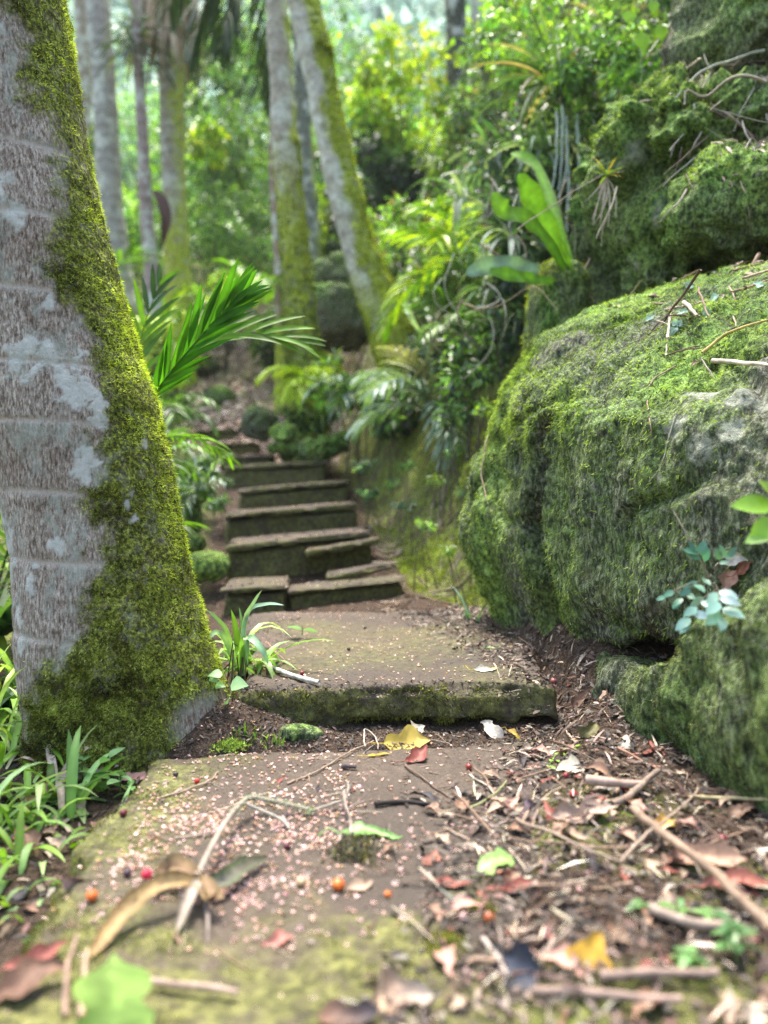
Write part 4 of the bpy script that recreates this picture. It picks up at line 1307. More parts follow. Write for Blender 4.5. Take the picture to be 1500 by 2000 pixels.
# ------------------------------------------------------------------ right bank: rosette, strap fern, hanging roots
def rosette(label, c, n, ln, wd, cols, seed, name, cat, el=(.1, 1.3), droop=1.0, facing_=(0, -.2, 0), mat='leaf', prof=None, wav=0, segs=10, part='leaf', wtc=None, fold=.35):
    rng = np.random.default_rng(seed)
    t = thing(name, label, cat, c)
    for i in range(n):
        a = i * 2.399 + rng.normal() * .2
        e = rng.uniform(*el)
        d = np.array([math.cos(a) * math.cos(e), math.sin(a) * math.cos(e), math.sin(e)]) + facing_
        mb = MB()
        col = np.array(cols[rng.choice(len(cols), p=wtc)]) * rng.uniform(.8, 1.25)
        ribbon(mb, bend(np.asarray(c, float), d, ln * rng.uniform(.65, 1.15), droop * rng.uniform(.5, 1.5), segs), wd * rng.uniform(.8, 1.2), col, fold, prof=prof, wav=wav)
        mb.build(part, M[mat], t)
    return t


rosette('big spiky rosette of narrow green and dry brown leaves jutting from the high bank', P(1085, 165, 3.6), 46, .52, .030, [(.06, .11, .05), (.10, .16, .07), (.22, .16, .10), (.3, .24, .16)], 801, 'bromeliad', 'bromeliad', (-.5, 1.45), .7, (-.35, -.1, .1), 'leaf_matte', prof=lambda s: np.interp(s, [0, .15, .6, 1], [1, .9, .7, .03]), wtc=[.36, .3, .2, .14])
rosette('smaller spiky rosette at the top edge right of the big one', P(1180, 40, 3.7), 18, .36, .022, [(.08, .15, .06), (.12, .2, .08), (.25, .2, .12)], 802, 'bromeliad', 'bromeliad', (-.2, 1.4), .6, (-.1, -.1, .1), 'leaf_matte', prof=lambda s: np.interp(s, [0, .15, .6, 1], [1, .9, .7, .03]))
for (px, py, d, n, ln, wd, lab, sd_) in [(1000, 470, 3.5, 22, .32, .024, 'drooping plant with long dusky strap leaves left of the strap fern', 804), (905, 395, 4.3, 20, .42, .028, 'drooping strap-leaved plant above the feathery palm on the right bank', 805), (1235, 255, 3.1, 18, .22, .015, 'small drooping strap-leaved plant above the tall squared boulder', 806), (1060, 300, 3.5, 20, .30, .024, 'grey strap-leaved plant under the big spiky rosette', 807), (960, 560, 3.6, 18, .26, .022, 'low strap-leaved plant under the drooping dusky one', 808)]:
    rosette(lab, P(px, py, d), n, ln, wd, [(.10, .18, .10), (.16, .25, .16), (.08, .15, .05), (.26, .33, .27)], sd_, 'strap_leaved_plant', 'plant', (-.3, 1.2), 1.3, (-.25, -.25, 0), 'leaf_matte', prof=lambda s: np.interp(s, [0, .2, .6, 1], [.6, 1, .8, .03]))
sf = thing('strap_fern', 'fern with broad undivided bright green leaves left of the tall squared boulder', 'fern', P(1120, 560, 2.75))
SP = lambda s: np.interp(s, [0, .15, .45, .8, .95, 1], [.25, .5, .9, 1, .6, .05])
for j, (pp, wd, col, mt) in enumerate([
    ([(1118, 548, 2.75), (1085, 480, 2.72), (1050, 410, 2.68), (1012, 340, 2.62)], .100, (.09, .20, .018), 'leaf_gloss'),
    ([(1118, 552, 2.75), (1075, 480, 2.66), (1030, 430, 2.58), (985, 412, 2.52), (962, 376, 2.5)], .075, (.09, .19, .02), 'leaf_gloss'),
    ([(1112, 556, 2.75), (1060, 548, 2.68), (1010, 540, 2.6), (955, 530, 2.55)], .055, (.08, .18, .02), 'leaf_gloss'),
    ([(1112, 545, 2.78), (1040, 525, 2.8), (975, 515, 2.8), (910, 535, 2.8)], .075, (.13, .21, .17), 'leaf_matte'),
    ([(1120, 540, 2.8), (1100, 470, 2.85), (1050, 330, 3.0), (998, 298, 3.05)], .055, (.13, .27, .03), 'leaf_gloss'),
    ([(1122, 545, 2.75), (1110, 510, 2.68), (1095, 470, 2.62)], .03, (.07, .15, .02), 'leaf_gloss'),
]):
    mb = MB()
    cc = catmull([P(*q) for q in pp], 64)
    ribbon(mb, cc, wd * .92, col, .16, up=(.15, -1, .25), prof=SP, wav=.08, col2=np.array(col) * 1.7, vein=.045)
    mb.build('leaf', M[mt], sf)

# spiky seedling with dangling dead leaves on the tall boulder's corner
b0 = P(1185, 345, 2.42)
rosette('small spiky seedling with brown dead leaves on the left corner of the tall squared boulder', b0, 14, .07, .007, [(.10, .19, .02), (.16, .24, .03), (.3, .2, .06)], 803, 'spiky_seedling', 'seedling', (-.1, 1.4), .5, (0, -.2, 0), 'leaf')
t = bpy.data.objects['spiky_seedling']
mb = MB(); rng = np.random.default_rng(5)
for j in range(12):
    ribbon(mb, bend(b0, (rng.normal() * .35 - .1, -.3, -1), rng.uniform(.08, .2), .3, 6, side=(rng.normal() * .4, 0, 0)), .005, (.36, .29, .21), .3, up=(0, -1, .1))
mb.build('dead_leaves', M['dry'], t)

# bare roots and hanging stems over the bank and boulders
rng = np.random.default_rng(810)
GT = 'thin roots and stems hanging over the right bank'
def strand(label, pp, r, col, group=GT, name='hanging_root', cat='root', jit=.006):
    pts = catmull([P(*q) for q in pp], 20)
    pts = pts + np.stack([fbm(pts * 9 + 3, 3, 2), fbm(pts * 9, 4, 2), fbm(pts * 9 + 9, 5, 2)], 1) * jit * 2
    mb = MB()
    tube(mb, pts, np.linspace(r, r * .5, 20), col, 6, .25)
    o = mb.build(name, M['wood'], None)
    tag(o, label, cat, group)
    return o
for lab, pp, r, col in [
    ('long pale straight stem slanting from the strap fern up to the small spiky seedling', [(1010, 445, 2.4), (1080, 405, 2.4), (1160, 350, 2.4), (1215, 335, 2.42)], .0022, (.4, .33, .24)),
    ('thin green aerial stem hanging down past the round-leaved sprig', [(1250, 80, 3.0), (1252, 150, 3.0), (1245, 200, 3.0), (1228, 250, 3.0)], .003, (.22, .3, .16)),
    ('pale twig leaning down the left face of the tall boulder', [(1205, 365, 2.36), (1185, 420, 2.34), (1170, 465, 2.34)], .0032, (.42, .36, .28)),
    ('second shorter twig beside the pale one on the tall boulder', [(1190, 400, 2.36), (1182, 440, 2.34), (1180, 480, 2.34)], .002, (.36, .3, .22)),
    ('curved brown root across the dark gap below the strap fern', [(935, 470, 2.9), (985, 510, 2.85), (1050, 580, 2.8), (1060, 600, 2.8)], .0035, (.22, .16, .11)),
    ('long thin root arching from the strap fern over the boulder gap', [(900, 590, 3.0), (960, 600, 2.8), (1040, 560, 2.7), (1090, 605, 2.6)], .0028, (.25, .19, .13)),
    ('pale bare root emerging from the leaves at the top right and curling left', [(1490, 105, 2.5), (1420, 118, 2.5), (1370, 135, 2.45), (1335, 165, 2.4), (1310, 200, 2.4)], .0045, (.36, .38, .30)),
    ('grey root looping over the twig bank at the right edge', [(1500, 160, 2.3), (1440, 150, 2.3), (1380, 190, 2.35), (1340, 178, 2.35), (1335, 205, 2.35)], .005, (.34, .29, .23)),
]:
    strand(lab, pp, r, col)
for j in range(7):
    px = 1085 + j * 9 + rng.normal() * 6
    ln = rng.uniform(120, 230)
    y0 = 215 + rng.normal() * 15
    strand('pale strap leaf hanging limp in the bunch below the big spiky rosette', [(px, y0, 3.35), (px + 6, y0 + ln * .5, 3.3), (px + rng.normal() * 10, y0 + ln, 3.3)], .0065, (.36, .44, .38), 'limp pale leaves under the rosette', 'limp_leaf', 'leaf')

rng = np.random.default_rng(815)
for j in range(46):
    px, py = rng.uniform(1330, 1500), rng.uniform(90, 380)
    d = 2.55 - (py - 90) / 290 * .35 + rng.normal() * .03
    a = rng.uniform(-2.6, .6); ln = rng.uniform(50, 130)
    strand('thin dead stem tangled in the root mat above the rock shelf at the right', [(px, py, d), (px + ln * .5 * math.cos(a) + rng.normal() * 14, py - ln * .5 * math.sin(a), d - .04), (px + ln * math.cos(a), py - ln * math.sin(a), d - rng.uniform(0, .08))], rng.uniform(.0012, .0034), [(.36, .31, .26), (.24, .18, .14), (.46, .42, .38), (.14, .10, .08)][j % 4], 'dead stems of the root mat at the right', 'dead_vine', 'vine')
for j in range(34):
    px, py = rng.uniform(860, 1160), rng.uniform(330, 640)
    d = 3.35 - (px - 860) / 300 * .5 + rng.normal() * .05
    ln = rng.uniform(50, 150)
    strand('thin root or dead stem hanging in the dusky plants of the right bank', [(px, py, d), (px + rng.normal() * 18, py + ln * .5, d - .03), (px + rng.normal() * 30, py + ln, d)], rng.uniform(.0015, .004), [(.42, .38, .32), (.26, .2, .15), (.5, .47, .42), (.2, .24, .14)][j % 4], 'stems hanging in the dusky plants', 'dead_vine', 'vine')
for j in range(26):
    y = rng.uniform(2.75, 4.0); x = np.interp(y, [a for a, b in _XR], [b for a, b in _XR]) + rng.uniform(-.1, .35)
    c = []
    for q in range(4):
        xx, yy = x + q * rng.uniform(-.09, .05), y + q * rng.normal() * .05
        c.append([xx, yy, float(H(xx, yy)) + .006])
    mb = MB(); c = catmull(c, 12)
    tube(mb, c, np.linspace(.0045, .0015, 12) * rng.uniform(.5, 1.2), [(.3, .22, .17), (.4, .32, .26), (.2, .14, .1)][j % 3], 5, .3)
    tag(mb.build('root', M['wood'], None), 'thin root creeping over the earth of the mossy bank beside the steps', 'root', 'roots on the mossy bank')

# round-leaved sprig at the top right
t = thing('leafy_sprig', 'sprig with a few big round backlit leaves above the tall squared boulder', 'sprig', P(1262, 130, 2.9))
mb = MB()
tube(mb, catmull([P(1330, 10, 3.0), P(1300, 60, 2.95), P(1262, 110, 2.9)], 9), .003, (.1, .2, .03), 5)
mb.build('stem', M['leaf'], t)
for (px, py, s) in [(1252, 82, .075), (1290, 68, .06), (1225, 40, .05), (1380, 182, .045), (1275, 20, .05)]:
    mb = MB()
    scatter(mb, leaf_template(7, .85, .1, .3), np.array([P(px, py - 20, 2.85)]), rotmats(np.random.default_rng(px), 1, np.array([[.1, -.2, -1.0]]), np.array([[0, -1, .3]]), .15), [s], np.array([(.17, .33, .02)]))
    mb.build('leaf', M['leaf'], t)


# ------------------------------------------------------------------ plants beside the path
def seedling(label, base, h, leaves, lsize, cols, seed, tmpl=None, lean=(0, 0), name='seedling', cat='seedling', mat='leaf', pairs=True, stemc=(.12, .14, .05)):
    rng = np.random.default_rng(seed)
    base = np.asarray(base, float)
    t = thing(name, label, cat, base)
    c = catmull([base - [0, 0, .004], base + [lean[0] * .4, lean[1] * .4, h * .55], base + [lean[0], lean[1], h]], 10)
    mb = MB()
    tube(mb, c, np.linspace(.0016, .0009, 10), stemc, 5)
    mb.build('stem', M['wood'], t)
    for i in range(leaves):
        f = .45 + .55 * (i // 2 if pairs else i) / max(1, (leaves // 2 if pairs else leaves) - .99)
        p = c[min(9, int(min(f, 1) * 9))]
        a = (i % 2) * PI + (i // 2) * 1.4 + rng.normal() * .3
        d = np.array([[math.cos(a), math.sin(a), rng.uniform(-.1, .5)]])
        mb = MB()
        scatter(mb, tmpl or leaf_template(6, .5, .2, .6), p[None], rotmats(rng, 1, d, None, .15), [lsize * rng.uniform(.75, 1.15)], mixcol(rng, 1, cols, None, .15))
        mb.build('leaf', M[mat], t)
    return t


def grassy(label, base, n, ln, wd, cols, seed, name='grass_clump', cat='grass clump', droop=1.3, dead=0, el=(.5, 1.4), bias=(0, 0, 0), spread=.015, segs=8):
    rng = np.random.default_rng(seed)
    base = np.asarray(base, float)
    t = thing(name, label, cat, base)
    for i in range(n):
        a = rng.uniform(0, 2 * PI); e = rng.uniform(*el)
        d = np.array([math.cos(a) * math.cos(e), math.sin(a) * math.cos(e), math.sin(e)]) + bias
        mb = MB()
        p = base + np.array([rng.normal() * spread, rng.normal() * spread, -.006])
        ribbon(mb, bend(p, d, ln * rng.uniform(.5, 1.15), droop * rng.uniform(.4, 1.6), segs), wd * rng.uniform(.7, 1.2), mixcol(rng, 1, cols, None, .12)[0], .3)
        mb.build('blade', M['leaf'], t)
    if dead:
        mb = MB()
        for i in range(dead):
            a = rng.uniform(0, 2 * PI)
            ribbon(mb, bend(base + np.array([rng.normal() * spread, rng.normal() * spread, 0]), (math.cos(a), math.sin(a), rng.uniform(-.1, .7)), ln * rng.uniform(.3, .8), 1.6, 6), wd * .7, np.array([(.42, .33, .24), (.3, .2, .13), (.5, .43, .33)][rng.integers(3)]), .4)
        mb.build('dead_blades', M['dry'], t)['kind'] = 'stuff'
    return t


GL = [(.15, .28, .03), (.23, .38, .05), (.31, .46, .09), (.10, .2, .03)]
GP = [(.26, .40, .13), (.35, .49, .2), (.2, .32, .08)]
gp = lambda px, py, d, dz=0.0: np.array([P(px, py, d)[0], P(px, py, d)[1], float(H(P(px, py, d)[0], P(px, py, d)[1])) + dz])
pl = gp(470, 1300, 1.66, .01)
pl[2] = .075
grassy('broad-bladed grass tuft with shrivelled pale leaves between the thick trunk and the lowest step', pl, 26, .17, .016, GP + GL, 901, 'grass_tuft', 'grass tuft', 1.5, 24, (.7, 1.5), (0, -.05, 0), .02)
# five upright stalks and two blue-green blades reaching over the step
t = bpy.data.objects['grass_tuft']
for pp, wd, col in [([(470, 1300, 1.62), (478, 1215, 1.6), (497, 1175, 1.58), (512, 1152, 1.56)], .010, (.26, .40, .30)), ([(470, 1300, 1.62), (482, 1200, 1.6), (520, 1180, 1.58), (555, 1182, 1.56)], .011, (.24, .38, .28)), ([(474, 1320, 1.6), (476, 1270, 1.56), (488, 1246, 1.52), (512, 1270, 1.5), (524, 1298, 1.5)], .018, (.22, .38, .22)), ([(470, 1320, 1.6), (473, 1270, 1.55), (480, 1246, 1.52), (484, 1300, 1.5)], .016, (.14, .27, .06)), ([(462, 1310, 1.6), (440, 1250, 1.56), (420, 1235, 1.54), (398, 1262, 1.52)], .014, (.24, .38, .16)), ([(462, 1310, 1.6), (445, 1240, 1.58), (425, 1210, 1.56), (405, 1192, 1.55)], .012, (.22, .36, .12))]:
    mb = MB()
    ribbon(mb, catmull([P(*q) for q in pp], 16), wd, col, .25, up=(.3, -1, .8))
    mb.build('blade', M['leaf'], t)
mb = MB()
for q, px in enumerate((446, 452, 463, 469, 478)):
    tube(mb, catmull([P(px - 4 + 3 * (q % 3), 1345, 1.58), P(px + 2, 1300 + 8 * (q % 2), 1.57), P(px + 9 - 5 * (q % 3), 1255 + 14 * (q % 3), 1.56)], 8), [.0012, .0018, .0014, .002, .0013][q], [(.10, .07, .05), (.2, .15, .08), (.08, .05, .035)][q % 3], 5)
mb.build('stalks', M['wood'], t)['kind'] = 'stuff'
# little heart-leaved vine down the soil beside the trunk
vt = thing('heart_leaf_vine', 'little vine with pale heart-shaped leaves trailing between thick trunk and lowest step', 'vine', gp(440, 1420, 1.47))
mb = MB()
tube(mb, catmull([P(430, 1310, 1.5), P(428, 1340, 1.48), P(436, 1370, 1.47), P(430, 1410, 1.45), P(425, 1460, 1.43)], 16), .0014, (.2, .15, .1), 5)
mb.build('stem', M['wood'], vt)
rng = np.random.default_rng(15)
for (px, py, s) in [(434, 1316, .024), (421, 1338, .018), (452, 1335, .030), (443, 1368, .022), (398, 1402, .020), (388, 1412, .014), (455, 1404, .018), (422, 1462, .020), (432, 1466, .014), (426, 1325, .018), (410, 1396, .016)]:
    mb = MB()
    scatter(mb, leaf_template(6, .95, .15, .4, 'heart'), P(px, py, 1.46)[None], rotmats(rng, 1, np.array([[rng.normal(), -.6, .1]]), np.array([[0, -.7, 1.0]]), .25), [s * 1.15], mixcol(rng, 1, [(.24, .42, .18), (.3, .48, .24), (.18, .34, .1)], None, .1))
    mb.build('leaf', M['leaf'], vt)
for i, (px, py, s) in enumerate([(470, 1455, .03), (505, 1448, .026), (540, 1452, .022), (520, 1462, .02)]):
    b = gp(px, py, 1.42)
    grassy(['feathery green moss sprig at the left end of the lowest step', 'short feathery moss sprig under the lowest step', 'tiny feathery moss sprig nearest the brown stone', 'lowest feathery moss sprig by the slab edge'][i], b, 22, s, .004, [(.12, .24, .03), (.2, .3, .05), (.07, .14, .02)], 920 + i, 'moss_sprig', 'moss sprig', .5, 0, (.3, 1.5), spread=.014, segs=4)
# leafy weeds in front of the trunk
for i, (px, py, d, h, nl, sz, lab) in enumerate([
    (212, 1478, 1.30, .065, 4, .040, 'rounded-leaf weed standing tall against the foot of the thick trunk'),
    (182, 1495, 1.28, .045, 6, .032, 'leafy weed left of the tall one at the trunk foot'),
    (235, 1488, 1.28, .038, 6, .034, 'low bright weed right of the tall one at the trunk foot'),
    (255, 1500, 1.27, .022, 4, .03, 'tiny weed with pointed leaves nearest the slab corner'),
    (160, 1480, 1.32, .05, 5, .034, 'pale weed half hidden in the grass by the trunk foot')]):
    seedling(lab, gp(px, py, d), h, nl, sz, [(.2, .38, .12), (.27, .46, .2), (.15, .3, .07)], 930 + i, name='weed', cat='weed')
# grass and strap leaves along the left edge
GLs = 'leafy clumps along the left edge'
for i, (px, py, d, n, ln, wd, lab) in enumerate([
    (45, 1420, 1.42, 34, .20, .016, 'bright arching grass clump at the left edge level with the trunk foot'),
    (110, 1490, 1.30, 37, .12, .017, 'broad-bladed grass clump left of the weeds at the trunk foot'),
    (30, 1540, 1.22, 37, .15, .015, 'thick grass clump at the left edge above the brown dead leaves'),
    (25, 1640, 1.08, 27, .11, .012, 'thin grass clump at the left edge beside the mossy slab rim'),
    (5, 1720, .98, 17, .08, .010, 'sparse grass at the left edge near the slab corner'),
    (10, 1330, 1.6, 30, .26, .016, 'pale arching grass clump behind the left side of the thick trunk'),
    (30, 1240, 1.85, 27, .34, .018, 'tall arching grass clump farther behind the left side of the thick trunk'),
    (70, 1440, 1.52, 27, .12, .013, 'short grass tucked under the left side of the thick trunk'),
    (80, 1560, 1.2, 20, .08, .011, 'low grass sprouting among the brown dead leaves')]):
    g = grassy(lab, gp(px, py, d), n, ln, wd, GL + GP, 940 + i, dead=12, bias=(0, -.1, 0), spread=.045)
    g['group'] = GLs
rosette('dark leathery broad-leaved plant low behind the left side of the thick trunk', gp(20, 1390, 1.6, .03), 12, .18, .045, [(.03, .07, .035), (.05, .10, .04)], 951, 'broad_leaved_plant', 'plant', (.0, 1.0), .8, (0, -.2, 0), 'leaf_gloss')
rosette('larger dark broad-leaved plant at the left edge halfway up the thick trunk', gp(5, 1200, 1.95, .12), 16, .34, .06, [(.04, .09, .04), (.06, .13, .04), (.10, .17, .06)], 952, 'broad_leaved_plant', 'plant', (.1, 1.3), .9, (0, -.1, 0), 'leaf_gloss')
palm_plant('dark feathery palm seen past the left side of the thick trunk', gp(-30, 1060, 2.4), [dict(p0=gp(-30, 1060, 2.4, .05), d0=(a, b, e), length=.75, droop=.8, nl=16, ll=.24, lw=.02, cols=DEEP + BRIGHT, sag=.7) for a, b, e in [(.3, -.2, 1), (-.3, 0, 1), (.6, .1, .9), (0, -.3, .8), (.2, .3, 1.1), (-.1, .2, .7), (.5, -.3, .5)]], 345, 'small_palm')
# seedlings at the boulder foot and on the boulder
grassy('dark green spiky seedling growing at the left foot of the big boulder', gp(925, 1195, 2.3, .01), 17, .15, .011, [(.035, .09, .03), (.07, .15, .08), (.14, .26, .16)], 960, 'grass_tuft', 'grass tuft', 1.4, 0, (.6, 1.5), (-.15, -.1, 0), .006)
bs = gp(1388, 1545, 1.17, .0)
seedling('small blue-green seedling growing at the foot of the lower boulder', bs, .048, 7, .026, [(.14, .33, .22), (.2, .4, .28)], 961)
cs = thing('compound_leaf_seedling', 'blue-green seedling with divided leaves in the crack above the lower boulder', 'seedling', P(1385, 1150, 1.14))
rng = np.random.default_rng(970)
for (x0, y0, x1, y1, dd, nl, ls, col) in [(1390, 1125, 1330, 1175, 1.12, 7, .022, (.10, .24, .18)), (1400, 1150, 1345, 1215, 1.08, 7, .028, (.2, .36, .32)), (1400, 1145, 1410, 1205, 1.05, 7, .034, (.24, .40, .38)), (1395, 1140, 1300, 1165, 1.12, 5, .018, (.12, .28, .2)), (1380, 1120, 1360, 1080, 1.14, 7, .022, (.08, .2, .15)), (1395, 1120, 1420, 1090, 1.14, 5, .02, (.10, .22, .16))]:
    mb = MB()
    c = catmull([P(x0, y0, 1.15), P((x0 + x1) / 2, (y0 + y1) / 2 - 12, dd), P(x1, y1, dd)], 10)
    tube(mb, c, .0011, (.15, .12, .08), 4)
    k = np.linspace(3, 9, nl).astype(int)
    tt = norml(c[-1] - c[0])
    for q, i in enumerate(k):
        d = tt + np.array([(-1) ** q * .9, 0, (-1) ** q * .5 * -tt[0]]) * (q < nl - 1)
        scatter(mb, leaf_template(5, .5, .15, .5), c[i][None], rotmats(rng, 1, d[None], np.array([[-.1, -1, .8]]), .2), [ls * rng.uniform(.8, 1.1)], mixcol(rng, 1, [col], None, .12))
    mb.build('leaf', M['leaf'], cs)
mb = MB()
tube(mb, catmull([P(1395, 1150, 1.15), P(1350, 1060, 1.14), P(1312, 993, 1.16)], 12), .0011, (.3, .26, .18), 5)
mb.build('dead_stalk', M['wood'], cs)
# bright leaves at the right edge
rs = thing('leafy_shoot', 'bright yellow-green shoot poking in at the right edge halfway up', 'shoot', P(1530, 1050, 1.0))
for (px, py, dx, dz, s, col) in [(1512, 990, -1, .15, .055, (.22, .42, .03)), (1510, 1010, -.6, -.6, .045, (.24, .42, .05)), (1512, 1040, -1, -.2, .04, (.3, .48, .12)), (1520, 975, -.5, .6, .035, (.28, .42, .05))]:
    mb = MB()
    scatter(mb, leaf_template(7, .55, .25, .5), P(px, py, .98)[None], rotmats(rng, 1, np.array([[dx, -.15, dz]]), np.array([[0, -1, .9]]), .1), [s], np.array([col]))
    mb.build('leaf', M['leaf'], rs)
mb = MB()
tube(mb, catmull([P(1560, 1180, 1.0), P(1545, 1060, 1.0), P(1512, 985, .98)], 10), .002, (.2, .25, .1), 5)
mb.build('stem', M['wood'], rs)
# two-leaved seedling on the lowest step
sl = np.array([P(590, 1232, 2.05)[0], 2.05, .075])
seedling('two-leaved bright seedling growing on the far part of the lowest step', sl, .02, 2, .05, [(.14, .32, .04), (.1, .25, .06)], 980, leaf_template(6, .7, .15, .5))
# out-of-focus weeds nearest the camera
rng = np.random.default_rng(990)
labs = ['blurred bright weed at the bottom edge right of the yellow leaf', 'blurred weed in the bottom right corner', 'blurred green weed right of the yellow leaf', 'pale blurred weed above the bottom right corner', 'small blurred weed at the bottom edge under the dark fallen leaf', 'blurred creeping weed at the bottom centre', 'blurred weed by the slab corner at the left edge', 'blurred tall weed at the bottom left', 'tiny blurred sprout on the mossy slab front', 'dark blurred weed in the bottom right corner behind the pale one', 'tiny blurred weed between the dark leaf and the right-hand litter', 'blurred sprout at the left edge beside the slab corner']
for i, (px, py, d, h, nl, sz) in enumerate([(1300, 1880, .80, .02, 8, .022), (1440, 1990, .72, .03, 12, .024), (1240, 1855, .82, .012, 6, .016), (1380, 1905, .78, .02, 8, .02), (1010, 1960, .73, .012, 7, .015), (860, 1990, .70, .01, 6, .013), (40, 1900, .80, .035, 9, .028), (110, 1960, .74, .05, 8, .02), (700, 1965, .71, .008, 4, .01), (1340, 1985, .71, .02, 10, .02), (1130, 1985, .71, .01, 6, .014), (60, 1790, .88, .02, 5, .024)]):
    b = gp(px, py, d)
    seedling(labs[i], b, h, nl, sz, [(.12, .24, .07), (.17, .32, .10), (.08, .18, .06)], 991 + i, lean=(rng.normal() * .01, rng.normal() * .01), name='weed', cat='weed')
# ------------------------------------------------------------------ what lies on the ground
bpy.context.view_layer.update()
def bvh_of(obs):
    _vs, _ps, _o = [], [], 0
    for ob in obs:
        _o = _collect(ob, _vs, _ps, _o)
    return BVHTree.FromPolygons(np.concatenate(_vs).tolist(), np.concatenate(_ps).tolist())


def _collect(ob, _vs, _ps, _o):
    me = ob.data
    co = np.empty(len(me.vertices) * 3, np.float32); me.vertices.foreach_get('co', co); co = co.reshape(-1, 3)
    lp = np.empty(len(me.loops), np.int32); me.loops.foreach_get('vertex_index', lp)
    st = np.empty(len(me.polygons), np.int32); me.polygons.foreach_get('loop_start', st)
    q = lp[st[:, None] + np.arange(4)]
    cen = co[q[:, 0]]
    ok = (cen[:, 1] > .3) & (cen[:, 1] < 11.5) & (np.abs(cen[:, 0]) < 3)
    _vs.append(co); _ps.append(q[ok] + _o)
    return _o + len(co)


ROCKS = [o for o in SURF if o.name.startswith(('boulder', 'rock', 'trunk'))]
BVH = bvh_of(SURF)
GB_ = bvh_of([o for o in SURF if o not in ROCKS])
RB_ = bvh_of(ROCKS)
DN = Vector((0, 0, -1))


def drop(x, y, z=3.0):
    h, n, i, d = BVH.ray_cast(Vector((float(x), float(y), z)), DN)
    if h is None:
        return np.array([x, y, float(H(x, y))]), np.array([0, 0, 1.0])
    n = np.array(n)
    return np.array(h), n * (1 if n[2] > 0 else -1)


def dropg(x, y):
    """The ground, slab or step under a place, or None where a rock or the trunk stands on it."""
    h, n, i, d = GB_.ray_cast(Vector((float(x), float(y), 3.0)), DN)
    if h is None:
        return None
    u = RB_.ray_cast(h + Vector((0, 0, .003)), -DN)
    if u[0] is not None and u[1].z > 0:
        return None
    n = np.array(n)
    return np.array(h), n * (1 if n[2] > 0 else -1)


def see(px, py):
    """First surface met along the line of sight of a pixel."""
    a = P(px, py, .3); d = norml(P(px, py, 1) - P(px, py, .3))
    h, n, i, dd = BVH.ray_cast(Vector(a), Vector(d))
    if h is None:
        return P(px, py, 1.5), np.array([0, 0, 1.0])
    n = np.array(n)
    return np.array(h), n * (1 if np.dot(n, d) < 0 else -1)


def fallen(length, aspect, kind, cols, seed, curl=.8, fold=.2, cup=.6, stalk=.25, mat='dry', spots=None):
    """One fallen leaf with thickness of form: curled, twisted, with a mid rib and stalk. Origin at its middle, lying in XY."""
    rng = np.random.default_rng(seed)
    nu, nv = 13, 7
    s = np.linspace(0, 1, nu)
    if kind == 'oval':
        prof = np.sin(PI * s ** .9) ** .75
    elif kind == 'lance':
        prof = np.interp(s, [0, .25, .6, 1], [.05, .9, .8, 0]) ** 1.0
    else:
        prof = np.interp(s, [0, .1, .35, .7, 1], [.2, .9, 1, .7, 0])
    prof = np.maximum(prof, .02) * (1 + .08 * np.sin(s * 25 + rng.uniform(0, 6)))
    tw = rng.normal() * .5
    v = np.zeros((nu, nv, 3)); cc = np.zeros((nu, nv, 3))
    th = curl * (s - .5) * rng.choice([-1, 1])
    bx = np.cumsum(np.cos(th)) / nu; bz = np.cumsum(np.sin(th)) / nu
    t = np.linspace(-1, 1, nv)
    bend_ = np.cumsum(rng.normal(size=nu) * .03)
    c0 = np.array(cols[rng.integers(len(cols))]); c1 = np.array(cols[rng.integers(len(cols))])
    for i in range(nu):
        w_ = aspect / 2 * prof[i]
        a = t * cup * (1 + .3 * math.sin(i * .9 + seed))
        yy = w_ * np.sin(a * 1.0) / max(cup, .2) if cup > .2 else w_ * t
        zz = w_ * (1 - np.cos(a)) / max(cup, .2) + fold * np.abs(t) * w_ + .03 * np.sin(s[i] * 9 + t * 3 + seed) * w_ / aspect
        r_ = tw * (s[i] - .5)
        y2 = yy * math.cos(r_) - zz * math.sin(r_); z2 = yy * math.sin(r_) + zz * math.cos(r_)
        v[i, :, 0] = bx[i]; v[i, :, 1] = y2 + bend_[i]; v[i, :, 2] = bz[i] + z2
        m = .5 + .5 * math.sin(s[i] * 3 + seed)
        cc[i] = (c0 * m + c1 * (1 - m))[None] * (1 + .12 * rng.normal(size=(nv, 1)))
        cc[i, nv // 2] *= 1.35
    v[..., 0] -= v[..., 0].mean()
    v[..., 2] -= v[..., 2].min()
    mb = MB()
    mb.add(v.reshape(-1, 3) * length, [gridfaces(nu, nv)], cc.reshape(-1, 3))
    if stalk:
        p0 = v[0, nv // 2]
        sp_ = np.array([p0, p0 + [-.5 * stalk, .05 * rng.normal(), .03], p0 + [-stalk, .12 * rng.normal(), max(0, .02 - p0[2])]]) * length
        tube(mb, catmull(sp_, 5), .011 * length + .0003, c0 * 1.1, 4)
    o = mb.build('fallen_leaf', M[mat], None)
    return o


def place(o, p, n, yaw, sc=1.0, lift=.001, tilt=(0, 0)):
    n = norml(np.asarray(n) + np.array([tilt[0], tilt[1], 0]))
    q = Vector(n).to_track_quat('Z', 'Y').to_matrix()
    m = q @ Matrix.Rotation(yaw, 3, 'Z')
    o.rotation_euler = m.to_euler()
    o.scale = (sc, sc, sc)
    o.location = Vector(np.asarray(p) + np.asarray(n) * lift)


